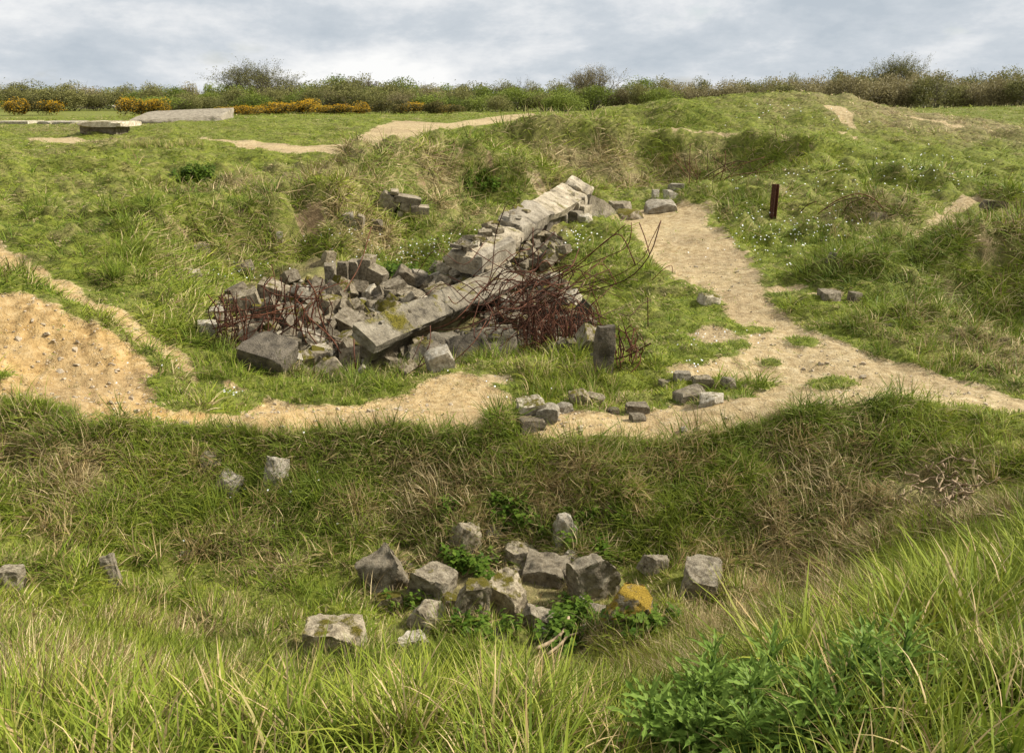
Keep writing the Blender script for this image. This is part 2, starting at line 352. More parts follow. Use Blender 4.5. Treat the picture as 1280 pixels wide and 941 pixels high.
# ------------------------------------------------------------------ materials
def newmat(name):
    m = bpy.data.materials.new(name); m.use_nodes = True
    nt = m.node_tree; nt.nodes.clear()
    out = N(nt, 'ShaderNodeOutputMaterial')
    b = N(nt, 'ShaderNodeBsdfPrincipled')
    b.inputs['Roughness'].default_value = 0.9
    b.inputs['Specular IOR Level'].default_value = 0.2
    nt.links.new(b.outputs[0], out.inputs['Surface'])
    return m, nt, b, out
def attr(nt, name, kind='GEOMETRY'):
    a = N(nt, 'ShaderNodeAttribute', attribute_name=name, attribute_type=kind); return a
def mixc(nt, fac, a, b, mode='MIX'):
    m = N(nt, 'ShaderNodeMix', data_type='RGBA', blend_type=mode)
    for sock, val in ((m.inputs[0], fac), (m.inputs[6], a), (m.inputs[7], b)):
        if hasattr(val, 'node'): nt.links.new(val, sock)
        else: sock.default_value = val if not isinstance(val, tuple) else (*val, 1)
    return m.outputs[2]
def noise(nt, scale, detail=4, rough=.55, vec=None, dist=0):
    n = N(nt, 'ShaderNodeTexNoise'); n.inputs['Scale'].default_value = scale
    n.inputs['Detail'].default_value = detail; n.inputs['Roughness'].default_value = rough; n.inputs['Distortion'].default_value = dist
    if vec: nt.links.new(vec, n.inputs['Vector'])
    return n.outputs['Fac']
def math_(nt, op, a, b=0.0, clamp=False):
    m = N(nt, 'ShaderNodeMath', operation=op, use_clamp=clamp)
    for s, v in ((m.inputs[0], a), (m.inputs[1], b)):
        if hasattr(v, 'node'): nt.links.new(v, s)
        else: s.default_value = v
    return m.outputs[0]
def rampo(nt, fac, stops, interp='LINEAR'):
    r = ramp(nt, stops, interp); nt.links.new(fac, r.inputs['Fac']); return r.outputs['Color']
def bump(nt, bs, h, strength=.5, dist=.02):
    b = N(nt, 'ShaderNodeBump'); b.inputs['Strength'].default_value = strength; b.inputs['Distance'].default_value = dist
    nt.links.new(h, b.inputs['Height']); nt.links.new(b.outputs[0], bs.inputs['Normal'])

def mat_ground():
    m, nt, b, out = newmat("ground")
    geo = N(nt, 'ShaderNodeNewGeometry'); pos = geo.outputs['Position']
    dirt, dry, lush, org = (attr(nt, n).outputs['Fac'] for n in ('dirt', 'dry', 'moist', 'orange'))
    n_fine = noise(nt, 9, 6, .65, pos); n_med = noise(nt, 2.3, 5, .6, pos); n_big = noise(nt, .45, 4, .6, pos)
    green = rampo(nt, n_fine, [(.3, (.055, .068, .009)), (.5, (.130, .150, .016)), (.7, (.215, .225, .030))])
    straw = rampo(nt, n_fine, [(.3, (.080, .060, .028)), (.5, (.190, .145, .070)), (.72, (.310, .245, .130))])
    df = math_(nt, 'ADD', math_(nt, 'MULTIPLY', dry, .75), math_(nt, 'MULTIPLY', math_(nt, 'SUBTRACT', n_med, .5), 1.3), True)
    turf = mixc(nt, df, green, straw)
    soil_p = rampo(nt, n_fine, [(.28, (.22, .152, .066)), (.5, (.39, .295, .150)), (.75, (.53, .44, .27))])
    soil_o = rampo(nt, n_fine, [(.28, (.25, .140, .042)), (.5, (.43, .272, .095)), (.75, (.54, .39, .19))])
    soil = mixc(nt, math_(nt, 'ADD', math_(nt, 'MULTIPLY', org, .9), math_(nt, 'MULTIPLY', math_(nt, 'SUBTRACT', n_med, .5), .7), True), soil_p, soil_o)
    soil = mixc(nt, rampo(nt, n_big, [(.42, (0, 0, 0)), (.62, (.55, .55, .55))]), soil, rampo(nt, n_fine, [(.3, (.15, .100, .050)), (.7, (.34, .25, .135))]))
    vor = N(nt, 'ShaderNodeTexVoronoi'); vor.inputs['Scale'].default_value = 16; nt.links.new(pos, vor.inputs['Vector'])
    peb = rampo(nt, vor.outputs['Distance'], [(.10, (1, 1, 1)), (.22, (0, 0, 0))])
    pm = math_(nt, 'MULTIPLY', peb, rampo(nt, n_med, [(.5, (0, 0, 0)), (.62, (1, 1, 1))]))
    soil = mixc(nt, math_(nt, 'MULTIPLY', pm, .6), soil, (.55, .48, .37))
    soil = mixc(nt, math_(nt, 'MULTIPLY', lush, .9, True), soil, rampo(nt, n_fine, [(.3, (.055, .036, .018)), (.55, (.135, .088, .042)), (.75, (.24, .165, .085))]))     # moist earth of the scarps
    edge = math_(nt, 'ADD', dirt, math_(nt, 'MULTIPLY', math_(nt, 'SUBTRACT', n_fine, .5), .9))
    df2 = rampo(nt, edge, [(.38, (0, 0, 0)), (.62, (1, 1, 1))])
    col = mixc(nt, df2, turf, soil)
    nt.links.new(col, b.inputs['Base Color'])
    hgt = math_(nt, 'ADD', math_(nt, 'MULTIPLY', n_fine, 1.0), math_(nt, 'ADD', noise(nt, 38, 4, .6, pos), math_(nt, 'MULTIPLY', pm, .5)))
    bump(nt, b, hgt, .75, .035)
    return m
def mat_concrete(name, base=(.195, .160, .105), dark=(.060, .048, .031), light=(.35, .30, .215), moss=0.5, mosscol=(.125, .105, .012), thr=.3, tex=1.0):
    m, nt, b, out = newmat(name)
    tcn = N(nt, 'ShaderNodeTexCoord'); oi = N(nt, 'ShaderNodeObjectInfo')
    off = N(nt, 'ShaderNodeVectorMath', operation='ADD')
    sc = N(nt, 'ShaderNodeVectorMath', operation='SCALE'); sc.inputs['Scale'].default_value = 40
    comb = N(nt, 'ShaderNodeCombineXYZ')
    for k in range(3): nt.links.new(oi.outputs['Random'], comb.inputs[k])
    nt.links.new(comb.outputs[0], sc.inputs[0]); nt.links.new(tcn.outputs['Object'], off.inputs[0]); nt.links.new(sc.outputs[0], off.inputs[1])
    vec = off.outputs[0]
    n1_ = noise(nt, 6 * tex, 6, .65, vec); n2_ = noise(nt, 42 * tex, 4, .7, vec); n3_ = noise(nt, 14 * tex, 4, .6, vec, .4)
    c = rampo(nt, n1_, [(.30, dark), (.47, base), (.70, light)])
    c = mixc(nt, .55, c, rampo(nt, n2_, [(.3, (.25, .24, .22)), (.5, (.5, .5, .5)), (.72, (.82, .80, .76))]), 'OVERLAY')
    val = rampo(nt, oi.outputs['Random'], [(0, (.62, .60, .57)), (.5, (1, 1, 1)), (1, (1.28, 1.25, 1.18))])
    c = mixc(nt, 1.0, c, val, 'MULTIPLY')
    # pits and pale aggregate
    vo = N(nt, 'ShaderNodeTexVoronoi'); vo.inputs['Scale'].default_value = 26 * tex; nt.links.new(vec, vo.inputs['Vector'])
    pit = rampo(nt, vo.outputs['Distance'], [(.10, (1, 1, 1)), (.2, (0, 0, 0))])
    pitm = math_(nt, 'MULTIPLY', pit, rampo(nt, n3_, [(.46, (0, 0, 0)), (.54, (1, 1, 1))]))
    c = mixc(nt, math_(nt, 'MULTIPLY', pitm, .75), c, mixc(nt, rampo(nt, vo.outputs['Color'], [(.45, (0, 0, 0)), (.55, (1, 1, 1))]), (.05, .045, .035), (.55, .51, .42)))
    # moss grows on upward faces
    geo = N(nt, 'ShaderNodeNewGeometry'); sx = N(nt, 'ShaderNodeSeparateXYZ'); nt.links.new(geo.outputs['Normal'], sx.inputs[0])
    nm = noise(nt, 3.2 * tex, 5, .62, vec)
    mm = math_(nt, 'ADD', math_(nt, 'MULTIPLY', sx.outputs['Z'], .28), math_(nt, 'MULTIPLY', nm, 1.15))
    mm = math_(nt, 'ADD', mm, math_(nt, 'MULTIPLY', math_(nt, 'SUBTRACT', oi.outputs['Random'], .5), .45))
    lo = 1.06 - moss * .5
    mf = rampo(nt, math_(nt, 'MULTIPLY', mm, .7), [(lo * .7, (0, 0, 0)), (lo * .7 + .09, (1, 1, 1))])
    mc = rampo(nt, n2_, [(.35, tuple(x * .45 for x in mosscol)), (.65, tuple(min(1, x * 1.7) for x in mosscol))])
    c = mixc(nt, mf, c, mc)
    nt.links.new(c, b.inputs['Base Color'])
    h = math_(nt, 'ADD', math_(nt, 'MULTIPLY', n1_, 1.2), math_(nt, 'ADD', math_(nt, 'MULTIPLY', n2_, .6), math_(nt, 'MULTIPLY', pitm, -.8)))
    h = math_(nt, 'ADD', h, math_(nt, 'MULTIPLY', math_(nt, 'MULTIPLY', mf, n2_), 1.5))
    bump(nt, b, h, .8, .03 / max(tex, .5))
    return m
def mat_rust():
    m, nt, b, out = newmat("rust")
    tcn = N(nt, 'ShaderNodeTexCoord'); n = noise(nt, 30, 5, .7, tcn.outputs['Object']); oi = N(nt, 'ShaderNodeObjectInfo')
    c = rampo(nt, n, [(.3, (.03, .013, .008)), (.5, (.085, .036, .020)), (.72, (.17, .078, .042))])
    c = mixc(nt, 1, c, rampo(nt, oi.outputs['Random'], [(0, (.5, .5, .5)), (1, (1.5, 1.3, 1.15))]), 'MULTIPLY')
    nt.links.new(c, b.inputs['Base Color']); b.inputs['Roughness'].default_value = .85
    bump(nt, b, n, .5, .01); return m
NLEAN = .6
def mat_blade(name, greens, straws, bias=0.0, trans=.20):
    """grass blades: each blade green or straw by its own random value against the tuft's dryness"""
    m, nt, b, out = newmat(name)
    br = attr(nt, 'blade').outputs['Fac']; tip = attr(nt, 'tip').outputs['Fac']
    dry = attr(nt, 'dry', 'INSTANCER').outputs['Fac']; tint = attr(nt, 'tint', 'INSTANCER').outputs['Fac']
    isdry = rampo(nt, math_(nt, 'ADD', math_(nt, 'SUBTRACT', dry, br), .5 + bias), [(.45, (0, 0, 0)), (.55, (1, 1, 1))])
    v = math_(nt, 'FRACT', math_(nt, 'ADD', math_(nt, 'MULTIPLY', br, 7.31), math_(nt, 'MULTIPLY', tint, .35)))
    g = rampo(nt, math_(nt, 'ADD', math_(nt, 'MULTIPLY', v, .45), math_(nt, 'MULTIPLY', tint, .55)), greens)
    s = rampo(nt, v, straws)
    g = mixc(nt, math_(nt, 'MULTIPLY', tip, .30), g, (.30, .25, .05))
    c = mixc(nt, isdry, g, s)
    nt.links.new(c, b.inputs['Base Color']); b.inputs['Roughness'].default_value = .6; b.inputs['Specular IOR Level'].default_value = .10
    # a blade is shaded like the sward it belongs to: its normal leans towards that of the ground beneath
    geo = N(nt, 'ShaderNodeNewGeometry'); vm = N(nt, 'ShaderNodeVectorMath', operation='ADD'); gn = attr(nt, 'gn', 'INSTANCER'); gs = N(nt, 'ShaderNodeVectorMath', operation='SCALE'); gs.inputs['Scale'].default_value = NLEAN
    nt.links.new(gn.outputs['Vector'], gs.inputs[0]); nt.links.new(gs.outputs[0], vm.inputs[1])
    nt.links.new(geo.outputs['Normal'], vm.inputs[0]); vz = N(nt, 'ShaderNodeVectorMath', operation='NORMALIZE'); nt.links.new(vm.outputs[0], vz.inputs[0])
    nt.links.new(vz.outputs[0], b.inputs['Normal'])
    tr = N(nt, 'ShaderNodeBsdfTranslucent'); nt.links.new(c, tr.inputs['Color'])
    mx = N(nt, 'ShaderNodeMixShader'); mx.inputs[0].default_value = trans
    nt.links.new(b.outputs[0], mx.inputs[1]); nt.links.new(tr.outputs[0], mx.inputs[2]); nt.links.new(mx.outputs[0], out.inputs['Surface'])
    return m
def mat_leaf(name, stops, trans=.3, rough=.55, scale=1.5):
    m, nt, b, out = newmat(name)
    tcn = N(nt, 'ShaderNodeTexCoord'); lv = attr(nt, 'blade').outputs['Fac']; oi = N(nt, 'ShaderNodeObjectInfo')
    n = noise(nt, scale, 3, .6, tcn.outputs['Object'])
    f = math_(nt, 'ADD', math_(nt, 'MULTIPLY', lv, .45), math_(nt, 'ADD', math_(nt, 'MULTIPLY', n, .4), math_(nt, 'MULTIPLY', oi.outputs['Random'], .25)))
    c = rampo(nt, f, stops)
    nt.links.new(c, b.inputs['Base Color']); b.inputs['Roughness'].default_value = rough; b.inputs['Specular IOR Level'].default_value = .08
    geo = N(nt, 'ShaderNodeNewGeometry'); vm = N(nt, 'ShaderNodeVectorMath', operation='ADD'); vm.inputs[1].default_value = (0, 0, .75)
    nt.links.new(geo.outputs['Normal'], vm.inputs[0]); vz = N(nt, 'ShaderNodeVectorMath', operation='NORMALIZE'); nt.links.new(vm.outputs[0], vz.inputs[0])
    nt.links.new(vz.outputs[0], b.inputs['Normal'])
    tr = N(nt, 'ShaderNodeBsdfTranslucent'); nt.links.new(c, tr.inputs['Color'])
    mx = N(nt, 'ShaderNodeMixShader'); mx.inputs[0].default_value = trans
    nt.links.new(b.outputs[0], mx.inputs[1]); nt.links.new(tr.outputs[0], mx.inputs[2]); nt.links.new(mx.outputs[0], out.inputs['Surface'])
    return m
def mat_plain(name, stops, scale=12, rough=.85, bmp=.4):
    m, nt, b, out = newmat(name)
    tcn = N(nt, 'ShaderNodeTexCoord'); n = noise(nt, scale, 5, .6, tcn.outputs['Object'])
    nt.links.new(rampo(nt, n, stops), b.inputs['Base Color']); b.inputs['Roughness'].default_value = rough
    bump(nt, b, n, bmp, .01); return m

M_GROUND = mat_ground()
M_BLOCK = mat_concrete("weathered_concrete", moss=.14)
M_STONE = mat_concrete("crater_stone", base=(.225, .188, .128), dark=(.075, .06, .04), light=(.39, .34, .245), moss=.10)
M_MOSSY = mat_concrete("mossy_concrete", moss=.62)
M_YELLOW = mat_concrete("lichened_concrete", moss=.74, mosscol=(.34, .225, .030))
M_PALE = mat_concrete("pale_concrete", base=(.34, .295, .215), dark=(.17, .148, .110), light=(.56, .515, .42), moss=.12)
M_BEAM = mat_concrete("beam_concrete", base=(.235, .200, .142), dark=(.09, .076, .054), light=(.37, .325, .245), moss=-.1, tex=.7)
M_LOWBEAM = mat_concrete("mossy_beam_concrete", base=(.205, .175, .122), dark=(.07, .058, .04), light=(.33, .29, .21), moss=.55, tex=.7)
M_DARK = mat_concrete("damp_and_shade_concrete", base=(.125, .105, .075), dark=(.055, .045, .033), light=(.22, .185, .135), moss=.25, tex=.8)  # damp slabs and blocks; on the beam webs its dark tone stands for shade
M_RUST = mat_rust()
GREENS = [(.0, (.026, .056, .006)), (.35, (.092, .158, .012)), (.7, (.200, .252, .020)), (1, (.35, .35, .042))]
STRAWS = [(.0, (.125, .085, .032)), (.5, (.330, .245, .105)), (1, (.60, .48, .26))]
M_TURF = mat_blade("turf_blades", GREENS, STRAWS)
M_LONG = mat_blade("long_grass_blades", [(.0, (.030, .068, .007)), (.35, (.088, .158, .012)), (.7, (.185, .248, .020)), (1, (.32, .34, .045))], [(.0, (.18, .125, .05)), (.5, (.40, .29, .12)), (1, (.58, .45, .23))], -.05)

# ------------------------------------------------------------------ tagging helpers
def tag(o, label=None, cat=None, group=None, kind=None):
    if label: o['label'] = label
    if cat: o['category'] = cat
    if group: o['group'] = group
    if kind or cat: o['kind'] = kind or 'thing'
    return o
def link(name, me, mat=None, parent=None):
    o = bpy.data.objects.new(name, me); COL.objects.link(o)
    if mat is not None and me is not None and not me.materials: me.materials.append(mat)
    if parent is not None: o.parent = parent
    return o
def empty(name, loc=(0, 0, 0)):
    o = bpy.data.objects.new(name, None); COL.objects.link(o); o.location = loc
    o.empty_display_size = .1
    return o
def mesh_np(name, verts, faces, attrs=None, smooth_=False):
    me = bpy.data.meshes.new(name)
    me.from_pydata([tuple(map(float, v)) for v in verts], [], [tuple(map(int, f)) for f in faces])
    for k, a in (attrs or {}).items():
        at_ = me.attributes.new(k, 'FLOAT', 'POINT'); at_.data.foreach_set('value', np.asarray(a, np.float32))
    if smooth_: me.polygons.foreach_set('use_smooth', np.ones(len(me.polygons), bool))
    return me

# ------------------------------------------------------------------ ground sheet
def build_ground():
    oth = np.concatenate([np.linspace(TH1, math.pi * 2 + TH0, 44)[1:-1]])
    allth = np.concatenate([ths, oth]); nc = len(allth)
    ext = np.linspace(T1, math.log(6000), 26)[1:]
    inner = np.linspace(math.log(.25), T0, 6)[:-1]
    allt = np.concatenate([inner, ts, ext]); nr = len(allt); ni = len(inner)
    TH, T = np.meshgrid(allth, allt, indexing='xy'); R = np.exp(T)
    X, Y = R * np.sin(TH), R * np.cos(TH)
    Z = np.empty_like(X)
    thw = (TH + math.pi) % (2 * math.pi) - math.pi
    Z[:] = base_h(thw, T)
    Z[ni:ni + NT, :NTH] = GZ
    full = lambda G, v: (lambda o: (o.__setitem__((slice(ni, ni + NT), slice(0, NTH)), G), o)[1])(np.full(X.shape, v))
    dirt, dry, lush, org = full(GD, 0.), full(GR, .3), full(GS, 0.), full(GO, 0.)
    V = np.stack([X.ravel(), Y.ravel(), Z.ravel()], 1)
    V = np.concatenate([V, [[0, 0, -1.72]]])
    idx = np.arange(nr * nc).reshape(nr, nc); nxt = np.roll(idx, -1, 1)
    F = np.stack([idx[:-1], nxt[:-1], nxt[1:], idx[1:]], -1).reshape(-1, 4)[:, ::-1]
    # vertex normals of the whole sheet, kept when the sheet is cut into ground, path and bank
    e1, e2 = V[F[:, 1]] - V[F[:, 0]], V[F[:, 3]] - V[F[:, 0]]
    fn = np.cross(e1, e2); fn /= np.maximum(np.linalg.norm(fn, axis=1, keepdims=True), 1e-12)
    vn = np.zeros_like(V)
    for k in range(4): np.add.at(vn, F[:, k], fn)
    vn[-1] = (0, 0, 1); vn /= np.maximum(np.linalg.norm(vn, axis=1, keepdims=True), 1e-12)
    at_ = {'dirt': dirt, 'dry': dry, 'moist': lush, 'orange': org}
    at_ = {k: np.concatenate([a.ravel(), [0.]]) for k, a in at_.items()}
    fd, fo = at_['dirt'][F].mean(1), at_['orange'][F].mean(1)
    cls = np.where(fd < .5, 0, np.where(fo > .62, 2, 1))
    fan = np.array([[nr * nc, idx[0, j], nxt[0, j]] for j in range(nc)])
    for c, name, label in ((0, 'ground', 'cratered grassy ground of mounds, hollows and pits'), (1, 'dirt_path', 'pale trodden dirt path winding between the craters'), (2, 'earth_bank', 'bare orange earth bank and path at the left')):
        Q = F[cls == c]
        used = np.unique(Q.ravel())
        if c == 0: used = np.unique(np.concatenate([used, fan.ravel()]))
        remap = np.full(len(V), -1); remap[used] = np.arange(len(used))
        loops = remap[Q].ravel(); tot = np.full(len(Q), 4)
        if c == 0:
            loops = np.concatenate([loops, remap[fan[:, ::-1]].ravel()]); tot = np.concatenate([tot, np.full(len(fan), 3)])
        me = bpy.data.meshes.new(name)
        me.vertices.add(len(used)); me.vertices.foreach_set('co', V[used].astype(np.float32).ravel())
        me.loops.add(len(loops)); me.loops.foreach_set('vertex_index', loops.astype(np.int32))
        me.polygons.add(len(tot)); me.polygons.foreach_set('loop_start', (np.cumsum(tot) - tot).astype(np.int32))
        me.update(calc_edges=True); me.validate()
        me.polygons.foreach_set('use_smooth', np.ones(len(me.polygons), bool))
        for k, a in at_.items():
            q = me.attributes.new(k, 'FLOAT', 'POINT'); q.data.foreach_set('value', a[used].astype(np.float32))
        me.normals_split_custom_set_from_vertices([tuple(n) for n in vn[used]])
        tag(link(name, me, M_GROUND), label, kind='structure')
build_ground()

# ------------------------------------------------------------------ scattered grass (geometry nodes)
rng = np.random.default_rng(7)
def make_tuft(name, n, radius, h0, h1, width, spread, droop, seed, mat, segs=3, comb=(0, 0)):
    r = np.random.default_rng(seed); V, F, B, T = [], [], [], []
    for k in range(n):
        a = r.uniform(0, 2 * math.pi); rr = radius * math.sqrt(r.uniform())
        p = np.array([rr * math.cos(a), rr * math.sin(a), -.02])
        az = a + r.normal(0, .9); tilt = abs(r.normal(0, spread)) + .05; h = r.uniform(h0, h1); w = width * r.uniform(.6, 1.3)
        side = np.array([-math.sin(az), math.cos(az), 0]) ; tw = r.normal(0, .6)
        side = side * math.cos(tw) + np.array([math.cos(az), math.sin(az), 0]) * math.sin(tw)
        br = r.uniform(); i0 = len(V); dr = droop * r.uniform(.4, 1.5)
        for s in range(segs + 1):
            t = s / segs; ww = w * (1 - t) ** .7 * .5
            if s < segs:
                V += [p - side * ww, p + side * ww]; B += [br, br]; T += [t, t]
            else:
                V.append(p.copy()); B.append(br); T.append(1)
            tl = tilt + dr * t * 1.2
            d = np.array([math.cos(az) * math.sin(tl) + comb[0] * t, math.sin(az) * math.sin(tl) + comb[1] * t, math.cos(tl)])
            p = p + d / np.linalg.norm(d) * h / segs
        for s in range(segs - 1):
            q = i0 + 2 * s; F.append((q, q + 1, q + 3, q + 2))
        q = i0 + 2 * (segs - 1); F.append((q, q + 1, q + 2))
    me = mesh_np(name, V, F, {'blade': B, 'tip': T}); me.materials.append(mat)
    return me
def scatter(name, label, protos, P, eul, scl, idx, dry, tint):
    """one object of instanced tufts standing on the ground"""
    lib = bpy.data.collections.new(name + "_kinds")
    for k, me in enumerate(protos):
        lib.objects.link(bpy.data.objects.new("%s_kind_%02d" % (name, k), me))
    me = bpy.data.meshes.new(name); me.vertices.add(len(P)); me.vertices.foreach_set('co', np.asarray(P, np.float32).ravel())
    gx_, gy_ = slope(np.asarray(P)[:, 0], np.asarray(P)[:, 1]); gnv = np.stack([-gx_, -gy_, np.ones(len(P))], 1); gnv /= np.linalg.norm(gnv, axis=1, keepdims=True)
    for k, a, tp in (('gn', gnv, 'FLOAT_VECTOR'), ('eul', eul, 'FLOAT_VECTOR'), ('scl', scl, 'FLOAT_VECTOR'), ('kind_index', idx, 'INT'), ('dry', dry, 'FLOAT'), ('tint', tint, 'FLOAT')):
        q = me.attributes.new(k, tp, 'POINT')
        q.data.foreach_set('vector' if tp == 'FLOAT_VECTOR' else 'value', np.asarray(a, np.int32 if tp == 'INT' else np.float32).ravel())
    o = link(name, me); tag(o, label, kind='stuff')
    g = bpy.data.node_groups.new(name, 'GeometryNodeTree')
    g.interface.new_socket('Geometry', in_out='INPUT', socket_type='NodeSocketGeometry')
    g.interface.new_socket('Geometry', in_out='OUTPUT', socket_type='NodeSocketGeometry')
    gi, go = N(g, 'NodeGroupInput'), N(g, 'NodeGroupOutput')
    ip = N(g, 'GeometryNodeInstanceOnPoints')
    ci = N(g, 'GeometryNodeCollectionInfo'); ci.inputs['Collection'].default_value = lib
    ci.inputs['Separate Children'].default_value = True; ci.inputs['Reset Children'].default_value = True
    def na(n, t):
        a = N(g, 'GeometryNodeInputNamedAttribute', data_type=t); a.inputs['Name'].default_value = n; return a.outputs['Attribute']
    e2r = N(g, 'FunctionNodeEulerToRotation'); g.links.new(na('eul', 'FLOAT_VECTOR'), e2r.inputs[0])
    g.links.new(gi.outputs[0], ip.inputs['Points']); g.links.new(ci.outputs[0], ip.inputs['Instance'])
    ip.inputs['Pick Instance'].default_value = True
    g.links.new(na('kind_index', 'INT'), ip.inputs['Instance Index'])
    g.links.new(e2r.outputs[0], ip.inputs['Rotation']); g.links.new(na('scl', 'FLOAT_VECTOR'), ip.inputs['Scale'])
    g.links.new(ip.outputs[0], go.inputs[0])
    md = o.modifiers.new('scatter', 'NODES'); md.node_group = g
    return o
def slope(X, Y):
    e = np.maximum(.02 * np.hypot(X, Y), .12)
    gx = (H(X + e, Y) - H(X - e, Y)) / (2 * e); gy = (H(X, Y + e) - H(X, Y - e)) / (2 * e)
    return gx, gy

def turf():
    n = 200000
    th = rng.uniform(-.54, .54, n); t = rng.uniform(math.log(2.9), math.log(70), n)
    R = np.exp(t); X, Y = R * np.sin(th), R * np.cos(th)
    dirt, dry, lush = grid_at(GD, X, Y), grid_at(GR, X, Y), grid_at(GL, X, Y)
    keep = rng.uniform(size=n) > np.maximum(smooth(.25, .6, dirt) * .985, np.maximum(grid_at(GU, X, Y) * .93, gsum(THIN, X, Y) * .75 + .5 * smooth(2.9, 3.4, R) * smooth(6.3, 5.2, R)))
    th, R, X, Y, dirt, dry, lush = (a[keep] for a in (th, R, X, Y, dirt, dry, lush)); n = len(X)
    gx, gy = slope(X, Y); sl = np.hypot(gx, gy)
    shag = smooth(.25, .55, sl) * smooth(50, 15, R) + smooth(.1, .5, fbm(X, Y, 1.1, 3, 133)) * .55 * smooth(24, 10, R)
    shag = np.clip(shag * smooth(.4, .1, dirt), 0, 1)
    is_sh = rng.uniform(size=n) < shag * .55
    clump = fbm(X, Y, .5, 3, 141)
    phi = np.where(sl > .12, np.arctan2(-gy, -gx) + rng.normal(0, .6, n), rng.uniform(0, 6.283, n))
    beta = np.where(is_sh, np.clip(np.arctan(sl) * 1.1 + rng.normal(.1, .2, n), -.2, 1.25), np.clip(np.arctan(sl) * .6 + rng.normal(0, .2, n), -.3, .8))
    k = R / 8
    sxy = np.maximum(k, .75) ** .72 * rng.uniform(.75, 1.3, n); sz = np.maximum(k, .8) ** np.where(is_sh, .15, -.12) * rng.uniform(.6, 1.35, n) * (1 + .8 * np.clip(clump, -.5, 1))
    sz = sz * np.where(is_sh, 1, (1 - .35 * smooth(.02, .3, dirt)) * (1 - .45 * smooth(10, 15, R)))
    scl = np.stack([sxy, sxy, np.maximum(sz, .35) * np.where(is_sh, 1.0, 1.0)], 1)
    # a tuft is thrown over the slope as a whole, so its footprint also grows with distance
    idx = np.where(is_sh, rng.integers(4, 8, n), rng.integers(0, 4, n))
    tint = np.clip(.42 + fbm(X, Y, 2.6, 3, 151) * .75 + fbm(X, Y, .6, 2, 155) * .45 * smooth(40, 12, R) + (lush - .3) * -.12 + rng.normal(0, .13, n) + smooth(12, 40, R) * .12, 0, 1)
    dr = np.clip(dry * .9 + rng.normal(0, .12, n) - .05, 0, .95)
    Z = H(X, Y)
    protos = [make_tuft("short_tuft", 11, .058, .025, .068, .0085, .55, .6, 100 + i, M_TURF) for i in range(4)] + \
             [make_tuft("shaggy_tuft", 14, .065, .12, .28, .0088, .45, 1.1, 200 + i, M_TURF, 4) for i in range(4)]
    scatter('grass', 'short and shaggy grass covering the mounds and crater sides', protos, np.stack([X, Y, Z], 1), np.stack([np.zeros(n), beta, phi], 1), scl, idx, dr, tint)

